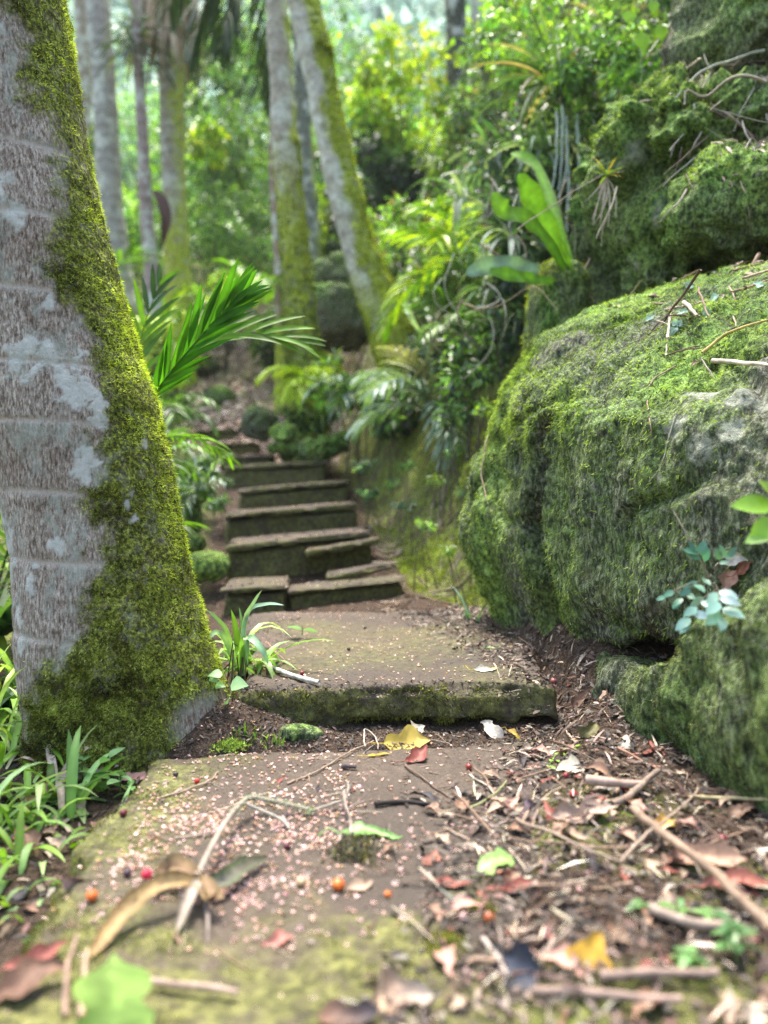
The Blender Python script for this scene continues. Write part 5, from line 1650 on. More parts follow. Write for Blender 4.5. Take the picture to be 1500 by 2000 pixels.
BROWN = [(.13, .07, .045), (.22, .125, .08), (.30, .19, .13), (.08, .045, .03)]
TAN = [(.30, .21, .145), (.36, .27, .19), (.24, .16, .11)]
REDB = [(.20, .06, .045), (.28, .10, .07), (.13, .04, .035)]
YEL = [(.50, .36, .06), (.56, .42, .10), (.44, .27, .06)]
DARKL = [(.03, .025, .03), (.05, .045, .05), (.02, .018, .02)]
PALEL = [(.40, .34, .27), (.46, .41, .35), (.32, .26, .21)]

# leaves one can point to: (px, py, length, aspect, kind, colours, yaw, curl, cup, label[, tilt])
HERO = [
    (795, 1452, .095, .55, 'oval', YEL, .1, .5, .5, 'curled yellow leaf with a brown blotch in front of the lowest step', (0, -.3), 'leaf_matte'),
    (815, 1478, .065, .5, 'oval', REDB, .6, 1.3, .9, 'dark red-brown curled leaf touching the yellow blotched one', (0, -.4), 'dry'),
    (815, 1422, .035, .9, 'oval', PALEL, .6, .9, .7, 'crumpled cream flake behind the yellow blotched leaf', (0, -.5), 'dry'),
    (965, 1428, .075, .45, 'oval', PALEL, 1.9, 1.2, .9, 'bleached white crumpled leaf under the right part of the lowest step', (0, -.7), 'dry'),
    (1003, 1436, .045, .3, 'lance', YEL, -.9, .9, .6, 'narrow yellow leaf lying beside the bleached white one', (0, -.4), 'leaf_matte'),
    (740, 1472, .05, .2, 'lance', YEL, -.1, .3, .4, 'thin yellow-green sliver of leaf left of the yellow blotched one', (0, 0), 'leaf_matte'),
    (1145, 1600, .105, .36, 'lance', [(.33, .225, .17), (.38, .27, .21)], .15, .9, .8, 'large pale pinkish-brown curled leaf in the middle of the right-hand litter', (0, -.5), 'dry'),
    (990, 1580, .075, .38, 'lance', [(.38, .2, .14), (.46, .27, .2)], .9, .8, .9, 'upright orange-brown leaf left of the large pale one', (-.3, -.6), 'dry'),
    (1045, 1590, .07, .4, 'oval', [(.09, .06, .07), (.14, .09, .09)], -.5, .9, .9, 'dark purplish leaf between the orange-brown and the large pale leaf', (0, -.4), 'dry'),
    (1085, 1585, .05, .4, 'lance', REDB, 2.0, 1.1, .8, 'small red-brown leaf standing behind the large pale one', (0, -.9), 'dry'),
    (725, 1624, .095, .28, 'lance', [(.17, .34, .08), (.22, .40, .12)], .05, .4, .5, 'long fresh green leaf lying on the middle of the slab', (0, -.15), 'leaf'),
    (975, 1700, .062, .5, 'oval', [(.3, .5, .14), (.36, .56, .18)], .35, .7, .4, 'pale green leaf with a thin stalk right of the clump of black moss', (0, -.35), 'leaf'),
    (990, 1730, .04, .6, 'oval', BROWN, 1.2, .9, .7, 'brown leaf standing behind the pale green stalked one', (0, -.9), 'dry'),
    (848, 1682, .035, .6, 'oval', [(.42, .2, .14), (.36, .16, .11)], 1.6, .5, .6, 'small salmon-brown oval leaf on the slab', (0, -.8), 'dry'),
    (1155, 1886, .066, .62, 'oval', [(.72, .42, .07), (.78, .5, .12)], 1.0, .35, .5, 'bright orange-yellow leaf standing up near the bottom right', (-.1, -1.1), 'leaf_matte'),
    (1040, 1898, .075, .55, 'oval', [(.025, .03, .045), (.04, .045, .06)], .1, .9, .7, 'blue-black wet leaf beside the bright orange-yellow one', (0, -.6), 'dry'),
    (1155, 1432, .055, .6, 'oval', [(.10, .09, .03), (.13, .12, .04)], 1.2, 1.2, .9, 'dark olive leaf standing at the foot of the boulder', (0, -.9), 'dry'),
    (1135, 1365, .045, .55, 'oval', BROWN[:2], .9, 1.1, .9, 'brown curled leaf at the right end of the lowest step', (0, -.7), 'dry'),
    (1060, 1475, .07, .35, 'lance', PALEL, .2, .9, .8, 'long pale curled leaf in front of the olive one', (0, -.2), 'dry'),
    (1115, 1505, .05, .7, 'oval', [(.42, .38, .29), (.48, .43, .35)], .3, 1.1, .7, 'torn cream leaf scrap beside the green leaflet spray', (0, -.4), 'dry'),
    (1170, 1510, .06, .45, 'lance', BROWN, -.8, 1.0, .8, 'brown leaf leaning on the torn cream scrap', (0, -.4), 'dry'),
    (1080, 1530, .055, .5, 'oval', TAN, .9, .8, .8, 'tan leaf propped between twigs left of the cream scrap', (-.2, -.6), 'dry'),
    (950, 1305, .06, .35, 'lance', [(.66, .6, .5)] + YEL[:1], .1, .7, .8, 'cream and yellow leaf on the right part of the lowest step', (0, -.3), 'dry'),
    (965, 1262, .045, .4, 'oval', [(.12, .2, .04), (.2, .28, .06)], .5, .6, .5, 'small dark green leaf by the boulder on the lowest step', (0, -.3), 'leaf'),
    (265, 1522, .06, .4, 'oval', [(.42, .22, .18), (.5, .3, .24)], .1, .6, .6, 'flat salmon-pink leaf at the back left corner of the slab', (0, 0), 'dry'),
    (155, 1708, .06, .5, 'oval', [(.40, .25, .21), (.46, .32, .28)], -.4, 1.1, .8, 'crinkled pinkish-brown leaf on the blossom-strewn left part of the slab', (0, -.4), 'dry'),
    (75, 1870, .07, .4, 'lance', REDB, .5, .8, .8, 'blurred red-brown leaf at the left edge near the bottom', (0, -.4), 'dry'),
    (60, 1935, .085, .4, 'oval', REDB + BROWN, .6, .7, .7, 'blurred brown-red leaf in the bottom left corner', (0, -.5), 'dry'),
    (780, 1965, .07, .5, 'oval', TAN + PALEL, .2, .8, .7, 'blurred tan leaf at the bottom edge right of centre', (0, -.4), 'dry'),
    (680, 1985, .06, .5, 'oval', DARKL + BROWN, .2, .8, .7, 'blurred dark leaf at the bottom edge left of the tan one', (0, -.3), 'dry'),
    (1380, 1690, .10, .4, 'oval', REDB + BROWN, .2, .9, .8, 'large reddish-brown curled leaf near the right edge', (0, -.4), 'dry'),
    (1440, 1725, .09, .35, 'lance', REDB, .35, .7, .7, 'second reddish leaf right of the large curled one', (0, -.3), 'dry'),
    (1300, 1615, .045, .5, 'oval', YEL + [(.5, .25, .1)], .7, .9, .8, 'small orange and yellow leaf beside the long bare stick', (0, -.4), 'dry'),
    (545, 1838, .035, .6, 'oval', [(.36, .14, .11)], .3, .7, .7, 'small red-brown leaf on the mossy front of the slab', (0, -.3), 'dry'),
    (705, 1730, .035, .6, 'oval', TAN, .3, .8, .8, 'small tan leaf beside the orange berry', (0, -.4), 'dry'),
    (1100, 1515, .001, .5, 'oval', TAN, 0, 1, .5, '', (0, 0), 'dry'),
    (75, 1590, .085, .4, 'oval', [(.40, .26, .12), (.3, .17, .1)], 1.3, 1.0, .9, 'big brown dead leaf wedged between the left grass and the slab', (.3, -.5), 'dry'),
    (110, 1560, .09, .3, 'lance', REDB + BROWN, 1.0, .8, .8, 'red-brown dead leaf above the big wedged one at the left', (.2, -.5), 'dry'),
    (60, 1650, .08, .4, 'oval', BROWN, 1.5, 1.0, .9, 'dark brown dead leaf below the wedged one at the left', (.3, -.4), 'dry'),
    (100, 1540, .07, .45, 'oval', [(.45, .26, .2), (.38, .2, .15)], .2, 1.1, .9, 'pinkish curled dead leaf under the bundle of dry strips', (0, -.5), 'dry'),
    (1420, 1120, .055, .5, 'oval', [(.34, .17, .13), (.4, .22, .17)], 1.2, .6, .9, 'reddish dead leaf lodged in the crack above the blue-green seedling', (-.4, -.6), 'dry'),
    (1440, 1090, .045, .5, 'oval', PALEL, .3, .9, .8, 'pale dead leaf lodged above the reddish one in the boulder crack', (-.3, -.6), 'dry'),
    (1465, 1105, .05, .4, 'oval', REDB, .6, .9, .8, 'dark red dead leaf at the right end of the boulder crack', (-.3, -.6), 'dry'),
]
for i, (px, py, ln, asp, kd, cols, yaw, curl, cup, lab, tilt, mt) in enumerate(HERO):
    if not lab:
        continue
    o = fallen(ln, asp, kd, cols, 1000 + i, curl, .1, cup, .3 if ln > .04 else .1, mt)
    p, n = see(px, py + 4)
    if n[2] < .3:
        n = norml(n + [0, 0, .6])
    place(o, p, n, yaw, 1, .0015, tilt)
    tag(o, lab, 'fallen leaf')

# big blurred yellow-green leaf at the bottom left and the brown dead spray of leaves
o = fallen(.078, .95, 'heart', [(.20, .34, .06), (.26, .40, .09)], 1100, .35, .1, .3, .3, 'leaf')
p, n = see(235, 1965)
place(o, p + [0, -.01, .012], (.0, -.75, .65), 1.75, 1, .01)
tag(o, 'big pale yellow-green pointed leaf, blurred, at the bottom left', 'fallen leaf')
sp_ = thing('dead_leaf_spray', 'dead spray of curled golden-brown leaves on a lichened twig lying across the slab', 'leaf spray', see(430, 1720)[0])
def pp3(px, py, up):
    p, n = see(px, py)
    v = norml(p - [0, 0, CAM_H])
    return p + np.array([0, 0, up]) + v * 0
mb = MB()
tw = catmull([pp3(385, 1745, .02), pp3(420, 1690, .03), pp3(448, 1640, .03), pp3(480, 1600, .028), pp3(510, 1590, .022), pp3(560, 1590, .014), pp3(610, 1592, .006)], 40)
tube(mb, tw, np.linspace(.0042, .0028, 40), (.30, .25, .20), 8, .3)
tube(mb, catmull([tw[18], pp3(545, 1612, .01), pp3(565, 1622, .003)], 8), .002, (.36, .34, .28), 6)
mb.build('twig', M['wood'], sp_)
mb = MB()
rng = np.random.default_rng(1101)
k = rng.integers(14, 40, 650)
scatter(mb, OVAL3, tw[k] + rng.normal(size=(650, 3)) * .0032, rotmats(rng, 650), rng.uniform(.002, .0045, 650), mixcol(rng, 650, [(.36, .46, .38), (.5, .58, .48), (.26, .34, .22)]))
mb.build('lichen', M['leaf_matte'], sp_)['kind'] = 'stuff'
GOLD = [(.46, .28, .10), (.5, .34, .15), (.24, .14, .07), (.34, .22, .13)]
for i, (pq, wd, mt, cl) in enumerate([
    ([(390, 1750, .015), (330, 1775, .03), (260, 1800, .02), (200, 1850, .006), (165, 1880, .0)], .034, 'dry', GOLD),
    ([(395, 1755, .012), (360, 1735, .022), (325, 1728, .02), (300, 1760, .004)], .036, 'dry', GOLD),
    ([(395, 1755, .012), (440, 1745, .016), (480, 1710, .012), (520, 1685, .004)], .036, 'dry', [(.12, .11, .09), (.2, .17, .13), (.14, .2, .07)]),
    ([(390, 1752, .02), (370, 1790, .02), (345, 1830, .006)], .022, 'dry', [(.45, .37, .29)]),
    ([(395, 1752, .015), (405, 1800, .01), (405, 1850, .0)], .008, 'dry', [(.3, .24, .2)]),
    ([(385, 1755, .02), (420, 1790, .018), (400, 1760, .03)], .03, 'dry', GOLD),
]):
    mb = MB()
    c = catmull([pp3(a, b, u_) for a, b, u_ in pq], 16)
    ribbon(mb, c, wd * .6, np.array(cl[i % len(cl)]) * .42, .7, up=(.2, -.6, .8), prof=lambda s: np.sin(PI * np.clip(s * .9 + .1, .03, .98)) ** .7, wav=.12, col2=np.array(cl[(i + 1) % len(cl)]) * .8)
    mb.build('leaf', M[mt], sp_)

# green leaflet spray in the right-hand litter
t = thing('leaflet_spray', 'spray of bright green leaflets lying in the litter near the boulder', 'leaf spray', see(1100, 1480)[0])
rng = np.random.default_rng(1110)
c = catmull([see(1070, 1505)[0] + [0, 0, .006], see(1090, 1485)[0] + [0, 0, .012], see(1135, 1470)[0] + [0, 0, .012]], 10)
mb = MB(); tube(mb, c, .0009, (.2, .3, .05), 5); mb.build('stem', M['leaf'], t)
for i in range(9):
    mb = MB()
    scatter(mb, leaf_template(5, .55, .15, .4), c[i][None], rotmats(rng, 1, np.array([[.4, (-1) ** i * 1.0, .1]]), None, .3), [.018], mixcol(rng, 1, [(.3, .55, .06), (.4, .62, .12)], None, .1))
    mb.build('leaflet', M['leaf'], t)

# ---- sticks one can point to
def stick(lab, pq, r, col, taper=.6, jit=.003, forks=(), name='twig', cat='twig', lift=None, group=None):
    pts = []
    for a, b, u_ in pq:
        p, n = see(a, b)
        pts.append(p + np.array([0, 0, u_ + r]))
    c = catmull(pts, 30)
    c = c + np.stack([fbm(c * 20 + 3, 3, 3), fbm(c * 20, 4, 3), .4 * fbm(c * 20 + 9, 5, 3)], 1) * jit * 2
    rr = np.linspace(r, r * taper, 30) * (1 + .15 * fbm(c * 60, 6, 2))
    mb = MB()
    tube(mb, c, rr, col, 8, .35)
    for (f, dx, dy, dz, ln) in forks:
        k = int(f * 29)
        tube(mb, bend(c[k], (dx, dy, dz), ln, .5, 7), np.linspace(r * .6, r * .3, 7), col, 6, .3)
    o = mb.build(name, M['wood'], None)
    tag(o, lab, cat, group)
    return o


PT = (.29, .22, .165); DT = (.16, .11, .08); BK = (.035, .028, .025); GT_ = (.26, .27, .12)
stick('long bare stick slanting down through the right-hand litter to the edge', [(1235, 1600, .01), (1300, 1670, .02), (1400, 1755, .02), (1510, 1850, .01)], .0052, (.24, .17, .12), 1.15)
stick('pale stick lying under the boulder at the right edge', [(1345, 1568, .004), (1420, 1570, .004), (1510, 1575, .004)], .0034, (.42, .36, .2))
stick('long thin pale twig bent in a wide V in front of the large pale leaf', [(1010, 1620, .012), (1080, 1650, .012), (1150, 1680, .01), (1215, 1702, .008)], .0024, PT)
stick('thin pale twig rising from the point of the V to the right', [(1215, 1702, .008), (1270, 1660, .02), (1320, 1620, .02), (1362, 1570, .02)], .0024, PT)
stick('thin brown twig on the slab pointing to the yellow blotched leaf', [(565, 1535, .0), (620, 1510, .002), (680, 1478, .004), (730, 1452, .004)], .0018, (.3, .22, .16), forks=[(.25, .2, -1, .1, .02), (.6, .1, 1, .2, .015)])
stick('short black stick on the middle of the slab', [(735, 1577, .0), (780, 1572, .0), (840, 1578, .002)], .0042, BK, .7)
stick('thin dark forked twig behind the short black stick', [(790, 1498, .002), (830, 1530, .002), (875, 1560, .002), (900, 1572, .002)], .0017, DT, forks=[(.5, 1, .3, .1, .08)])
stick('white needle-like twig right of the dark forked one', [(920, 1515, .0), (945, 1540, .004), (968, 1568, .006)], .0013, (.62, .55, .45))
stick('greenish twig lying across the slab edge left of the upright leaf', [(900, 1585, .0), (940, 1578, .006), (975, 1555, .01), (990, 1540, .01)], .002, GT_)
stick('straight pale twig lying across the left middle of the slab', [(350, 1595, .0), (400, 1590, .0), (470, 1570, .002), (515, 1555, .002)], .0013, (.5, .38, .28))
stick('thin brown twig in the blossoms behind the straight pale one', [(310, 1565, .0), (370, 1542, .002), (400, 1532, .002), (430, 1510, .002)], .0018, (.34, .25, .19), forks=[(.6, 1, .4, .1, .03)])
stick('short brown twig beside the brown curled leaf near the slab middle', [(340, 1640, .0), (400, 1632, .002), (445, 1630, .0)], .002, (.34, .25, .2), forks=[(.5, -.1, -1, .1, .015)])
stick('bleached grey stick lying on the left end of the lowest step', [(512, 1303, .006), (550, 1320, .004), (590, 1332, .002), (625, 1340, .002)], .0052, (.55, .52, .47), .9)
stick('thin red-brown twig leaning beside the bleached stick', [(520, 1265, .012), (545, 1285, .006), (562, 1300, .003)], .002, (.3, .18, .13))
stick('grey curved twig at the top of the slab touching the yellow sliver', [(715, 1470, .01), (712, 1440, .015), (735, 1455, .012), (738, 1470, .004)], .0016, (.4, .35, .28))
stick('thick blurred pale stick at the bottom right', [(1270, 1800, .008), (1340, 1830, .01), (1440, 1845, .01)], .006, (.30, .235, .19), .8)
stick('second thick blurred stick behind the pale one at the bottom right', [(1265, 1785, .004), (1330, 1800, .006), (1400, 1810, .006)], .0048, (.24, .18, .14), .8)
stick('blurred brown stick along the bottom edge right of the orange-yellow leaf', [(1180, 1930, .006), (1280, 1925, .008), (1400, 1930, .008)], .0045, (.25, .18, .145), .8)
stick('blurred pinkish stick lowest along the bottom edge', [(1040, 1960, .004), (1180, 1965, .006), (1330, 1975, .006)], .0042, (.29, .205, .165), .8)
stick('blurred upright twig stub at the bottom centre', [(752, 1992, .0), (752, 1960, .0), (752, 1945, .025)], .0036, (.42, .3, .2))
stick('blurred pale twig leaning toward the blue-black leaf', [(940, 1850, .006), (965, 1885, .006), (985, 1925, .006)], .003, (.4, .33, .28))
stick('blurred brown stick on the moss at the bottom left', [(300, 1930, .006), (380, 1945, .006), (460, 1955, .004)], .0038, (.36, .26, .21))
stick('dark blurred twig in the bottom left corner', [(130, 1990, .0), (140, 1940, .02), (150, 1890, .03)], .003, (.3, .2, .15))
stick('blurred tan stalk standing in the bottom left corner', [(165, 1990, .0), (172, 1950, .015), (178, 1920, .03)], .003, (.5, .35, .25))
stick('broad curled bark strip in the litter under the boulder', [(1150, 1545, .008), (1200, 1552, .01), (1265, 1548, .006)], .0075, (.36, .26, .21), .7)
stick('brown stick tilted against the curled bark strip', [(1200, 1585, .004), (1250, 1562, .014), (1292, 1540, .02)], .0055, (.24, .18, .14), .7)
stick('thin red-brown twig running up toward the boulder foot', [(1210, 1470, .006), (1250, 1490, .004), (1290, 1512, .002)], .0024, (.3, .17, .12))
stick('small dark seed pod on the slab', [(665, 1502, .0), (680, 1503, .001), (694, 1504, .0)], .0042, (.07, .06, .06), .7, name='seed_pod', cat='seed pod')
stick('twig with a knot of pale lichen in the slab middle', [(610, 1592, .004), (650, 1582, .006), (678, 1576, .012), (680, 1555, .02)], .0022, (.36, .32, .26), forks=[(.7, .3, .2, 1, .025), (.8, -1, .1, .4, .02)])
stick('crooked twig rising out of the clump of black moss', [(690, 1650, .01), (678, 1610, .012), (674, 1575, .02)], .0028, (.34, .27, .22), forks=[(.4, -.3, .2, .9, .03), (.6, .6, 0, .6, .03)])
for pq, lab in [([(925, 1000, .0), (948, 960, 0)], '')]:
    pass
stick('dark thin root running down the left silhouette of the big boulder', [(1022, 700, .0), (1005, 720, .0), (998, 745, .0)], .0035, BK, jit=.004, name='root', cat='root')
stick('brown root with a bleached tip on the left side of the big boulder', [(975, 800, .0), (958, 850, .0), (944, 900, .0), (946, 950, .0), (958, 1000, .0)], .0028, (.36, .26, .19), jit=.004, name='root', cat='root')
stick('pale grass stalk stuck on the boulder face below the lichen', [(1325, 812, .002), (1305, 870, .004), (1290, 910, .004), (1268, 945, .002)], .0014, (.46, .42, .32), name='dry_stalk', cat='stalk')
stick('curling thin vine below the twig heap on the boulder shoulder', [(1320, 720, .004), (1270, 750, .004), (1265, 790, .004), (1272, 830, .004), (1272, 860, .004)], .0018, (.28, .2, .14), name='dry_stalk', cat='stalk')
stick('yellowish bare root crossing the twig heap at the right edge', [(1370, 700, .006), (1410, 675, .012), (1450, 655, .012), (1505, 640, .012)], .0038, (.46, .36, .12), name='root', cat='root')
stick('short thick grey stick on the boulder shoulder among blue-green leaves', [(1335, 598, .004), (1348, 612, .006), (1362, 628, .006)], .0055, (.42, .35, .28))
stick('thin grey root hanging down the boulder shoulder', [(1310, 612, .004), (1306, 650, .004), (1300, 700, .004)], .003, (.42, .37, .3), name='root', cat='root')
stick('long thin dark stalk lying down the top of the boulder', [(1300, 635, .004), (1255, 665, .004), (1215, 685, .004)], .0016, (.2, .15, .1), name='dry_stalk', cat='stalk')
stick('pale driftwood-like root lying along the right edge of the boulder shoulder', [(1395, 720, .01), (1450, 728, .014), (1510, 735, .014)], .005, (.5, .42, .34), name='root', cat='root')


# ---- the black moss clump and mossy buttons on the slab
def clump(lab, px, py, n, r, ln, cols, seed, name='moss_clump', wd=.25, dz=.6):
    rng = np.random.default_rng(seed)
    p, nn = see(px, py)
    pos = p + rng.normal(size=(n, 3)) * [r, r, r * .25]
    pos[:, 2] = p[2] + np.abs(pos[:, 2] - p[2]) * 1.5 * np.exp(-((pos[:, 0] - p[0]) ** 2 + (pos[:, 1] - p[1]) ** 2) / r ** 2 / 2)
    mb = MB()
    scatter(mb, (TRI[0] * [wd, 1, 1], TRI[1]), pos, rotmats(rng, n, rng.normal(size=(n, 3)) + [0, 0, dz]), ln * rng.uniform(.5, 1.3, n), mixcol(rng, n, cols))
    o = mb.build(name, M['moss_blade'], None, False)
    tag(o, lab, 'moss', kind='stuff' if 'moss_clump' == name else None)
    return o
clump('ragged clump of blackish moss around the crooked twig on the slab', 690, 1668, 420, .018, .014, [(.05, .05, .03), (.12, .10, .07), (.18, .16, .09), (.07, .075, .06)], 1201)
clump('round cushion of green moss near the bottom centre', 872, 1848, 2600, .0095, .0055, OLIVEM[1:4], 1202, 'moss_cushion', dz=1)
clump('smaller moss cushion behind the round one', 940, 1775, 1400, .008, .005, OLIVEM[1:4], 1203, 'moss_cushion', dz=1)
clump('dark moss tuft at the foot of the slab by the trunk', 450, 1455, 1200, .014, .009, GREENM[1:4], 1204)

# ---- berries
def berry(lab, px, py, r, col, grp=None):
    p, n = see(px, py)
    th = np.linspace(-PI / 2, PI / 2, 9); ph = np.arange(12) / 12 * 2 * PI
    Tm, F = np.meshgrid(th, ph, indexing='ij')
    v = np.stack([np.cos(Tm) * np.cos(F), np.cos(Tm) * np.sin(F), np.sin(Tm) * .92], -1).reshape(-1, 3) * r
    v = v * (1 + .05 * fbm(v / r * 2, px, 2)[:, None])
    q = thing('berry', lab, 'berry', p + n * r * .85, grp)
    o = mesh('skin', v + np.array(q.location), [gridfaces(9, 12, True)], M['berry'], q, True, {'tint': np.tile(col, (len(v), 1))})
    mb = MB()
    tube(mb, np.array(q.location) + np.array([[.2 * r, -.2 * r, r * .8], [.3 * r, -.4 * r, r * 1.25]]), r * .12, (.1, .07, .04), 5)
    mb.build('stalk_stub', M['wood'], q)
RB = (.50, .02, .02); PB = (.12, .012, .02); OB = (.75, .16, .02); DB = (.05, .025, .02)
for lab, px, py, r, col in [
    ('bright crimson berry in the thick blossom drift on the slab', 286, 1716, .0065, (.62, .02, .06)),
    ('orange-red berry beside the small tan leaf', 661, 1738, .0075, OB),
    ('small orange berry right of the larger orange-red one', 757, 1752, .004, OB),
    ('pale tan berry left of the orange-red one', 588, 1730, .0055, (.5, .36, .2)),
    ('orange berry on the left moss in front of the blossoms', 180, 1758, .0065, (.75, .16, .03)),
    ('dark purple berry behind the blossom drift at the left', 240, 1594, .0055, PB),
    ('dusky berry near the back left of the slab', 258, 1554, .0055, (.09, .035, .03)),
    ('small red berry near the back left of the slab', 385, 1530, .0045, RB),
    ('black berry at the back edge of the slab near the trunk', 343, 1517, .0045, (.03, .02, .02)),
    ('shiny red berry on the slab right of the dark red leaf', 916, 1503, .0055, (.34, .03, .02)),
    ('red berry under the curled bark strip', 1120, 1558, .006, (.4, .02, .04)),
    ('larger red berry right of the one under the bark strip', 1218, 1543, .0065, (.42, .02, .05)),
    ('dark red berry in the right-hand litter near the edge', 1411, 1648, .0065, (.2, .015, .03)),
    ('brown-red blurred berry beside the smaller moss cushion', 955, 1802, .0065, (.38, .09, .02)),
    ('pinkish berry beside the brown-red blurred one', 905, 1800, .0055, (.36, .22, .2)),
    ('tiny black berry on the lowest step', 712, 1229, .005, DB),
    ('second tiny black berry on the lowest step', 681, 1270, .0045, DB),
    ('pink-red berry at the right end of the lowest step', 1085, 1333, .0065, (.4, .12, .12)),
    ('brown berry on the right part of the lowest step', 1030, 1328, .0045, (.12, .05, .04)),
    ('red berry in the twigs left of the bleached stick', 590, 1318, .005, (.3, .04, .05)),
    ('dark berry in the blossom drift beside the crimson one', 248, 1712, .005, (.06, .03, .05)),
    ('purple berry at the right side of the blossom drift', 560, 1658, .005, (.12, .03, .04)),
    ('dull red berry half under the torn cream leaf', 1108, 1520, .005, (.3, .03, .03))]:
    berry(lab, px, py, r, col)

# bundle of pale dry strips at the slab's back left corner
t = thing('dry_leaf_bundle', 'bundle of pale rolled dry leaf strips at the back left corner of the slab', 'dry leaves', see(150, 1530)[0])
rng = np.random.default_rng(1300)
for pq, wd in [([(120, 1545, .015), (150, 1520, .03), (175, 1500, .035)], .02), ([(120, 1548, .015), (165, 1530, .025), (205, 1507, .02)], .018), ([(118, 1550, .01), (175, 1535, .015), (232, 1503, .006)], .017), ([(110, 1545, .01), (120, 1570, .02), (122, 1610, .0)], .012), ([(112, 1548, .01), (100, 1520, .04), (98, 1508, .05)], .014)]:
    mb = MB()
    ribbon(mb, catmull([see(a, b)[0] + [0, 0, c] for a, b, c in pq], 12), wd, np.array([(.5, .4, .32), (.42, .32, .26)][rng.integers(2)]), .9, up=(0, -.5, 1), prof=lambda s: np.sin(PI * np.clip(s * .85 + .12, .03, .98)) ** .6)
    mb.build('strip', M['dry'], t)


# ---- scattered repeats, copied from a few of each kind
def variants(n, fn):
    out = []
    for i in range(n):
        o = fn(i)
        COL.objects.unlink(o)
        out.append(o)
    return out


def litter_w(x, y):
    """How thick the litter lies at a place of the near ground."""
    e = np.interp(y, [.4, .75, 1.07, 1.3, 1.5, 1.8, 2.2, 2.6], [.0, .04, .11, .22, .31, .24, .16, .06])
    return sstep(-.10, .06, x - e + .05 * fbm(np.stack([x * 9, y * 9, 0 * x], -1).reshape(-1, 3), 7, 3).reshape(np.shape(x)))


rng = np.random.default_rng(1400)
LV = variants(22, lambda i: fallen([.035, .05, .028, .042][i % 4], [.5, .35, .6, .42][i % 4], ['oval', 'lance', 'oval', 'heart'][i % 4], [BROWN, TAN, REDB, BROWN, PALEL, TAN, DARKL, BROWN, [(.38, .22, .17), (.46, .3, .25)], TAN, REDB][i % 11], 1410 + i, 1.0, .1, .8, .25 if i % 2 else 0))
def put_many(vs, spots, lab, cat, grp, srange, lift=.0015, tilts=.35, name='fallen_leaf', rocks=False, cap=999, rest='fallen_leaves'):
    """The cap nearest ones become objects of their own, the rest one object of kind stuff."""
    mb, left = MB(), 0
    for q, (x, y) in enumerate(sorted(spots, key=lambda p: math.hypot(*p))):
        pn = drop(x, y) if rocks else dropg(x, y)
        if pn is None:
            continue
        p, n = pn
        v = vs[rng.integers(len(vs))]
        o = v.copy()
        if n[2] < .5:
            n = norml(n + [0, 0, .5])
        place(o, p, n, rng.uniform(0, 2 * PI), rng.uniform(*srange), lift, rng.normal(size=2) * tilts)
        if q >= cap:
            me = v.data
            co = np.empty(len(me.vertices) * 3, np.float32); me.vertices.foreach_get('co', co)
            tc = np.empty(len(me.vertices) * 4, np.float32); me.attributes['tint'].data.foreach_get('color', tc)
            m = np.array(o.matrix_basis)
            byn = {}
            for pl_ in me.polygons:
                byn.setdefault(len(pl_.vertices), []).append(list(pl_.vertices))
            mb.add(co.reshape(-1, 3) @ m[:3, :3].T + m[:3, 3], [np.array(a) for a in byn.values()], tc.reshape(-1, 4)[:, :3])
            bpy.data.objects.remove(o)
            left += 1
            continue
        o.name = name
        COL.objects.link(o)
        tag(o, lab, cat, grp)
    if left:
        tag(mb.build(rest, vs[0].data.materials[0], None), 'smaller and farther pieces among the ' + grp, cat, kind='stuff')


def spots(n, x0, x1, y0, y1, wfn):
    out = []
    while len(out) < n:
        x = rng.uniform(x0, x1, 400); y = rng.uniform(y0, y1, 400)
        k = rng.uniform(size=400) < wfn(x, y)
        out += list(zip(x[k], y[k]))
    return out[:n]


put_many(LV, spots(290, .0, .75, .62, 1.5, litter_w), 'dead leaf scrap in the thick litter between the front slab and the boulders', 'fallen leaf', 'dead leaf scraps in the near litter', (.3, 1.35), tilts=.22, cap=115, rest='fallen_leaves')
put_many(LV, spots(75, .02, .45, 1.5, 2.5, litter_w), 'dead leaf scrap in the litter along the right side of the lowest step', 'fallen leaf', 'dead leaf scraps along the lowest step', (.35, .8), cap=28, rest='fallen_leaves')
put_many(LV, spots(46, -.34, .25, .72, 1.42, lambda x, y: 0 * x + 1), 'small dead leaf scrap lying loose on the bare slab', 'fallen leaf', 'leaf scraps on the slab', (.2, .5), cap=30, rest='fallen_leaves')
put_many(LV, spots(40, -.6, .25, 2.55, 3.6, lambda x, y: 0 * x + 1), 'dead leaf scrap lying on the treads of the lower steps', 'fallen leaf', 'leaf scraps on the lower steps', (.5, 1.0), cap=18, rest='fallen_leaves')
put_many(LV, spots(30, -.62, -.43, .9, 1.6, lambda x, y: 0 * x + 1), 'dead leaf among the grass along the left edge', 'fallen leaf', 'dead leaves in the left grass', (.8, 1.5), cap=18, rest='fallen_leaves')


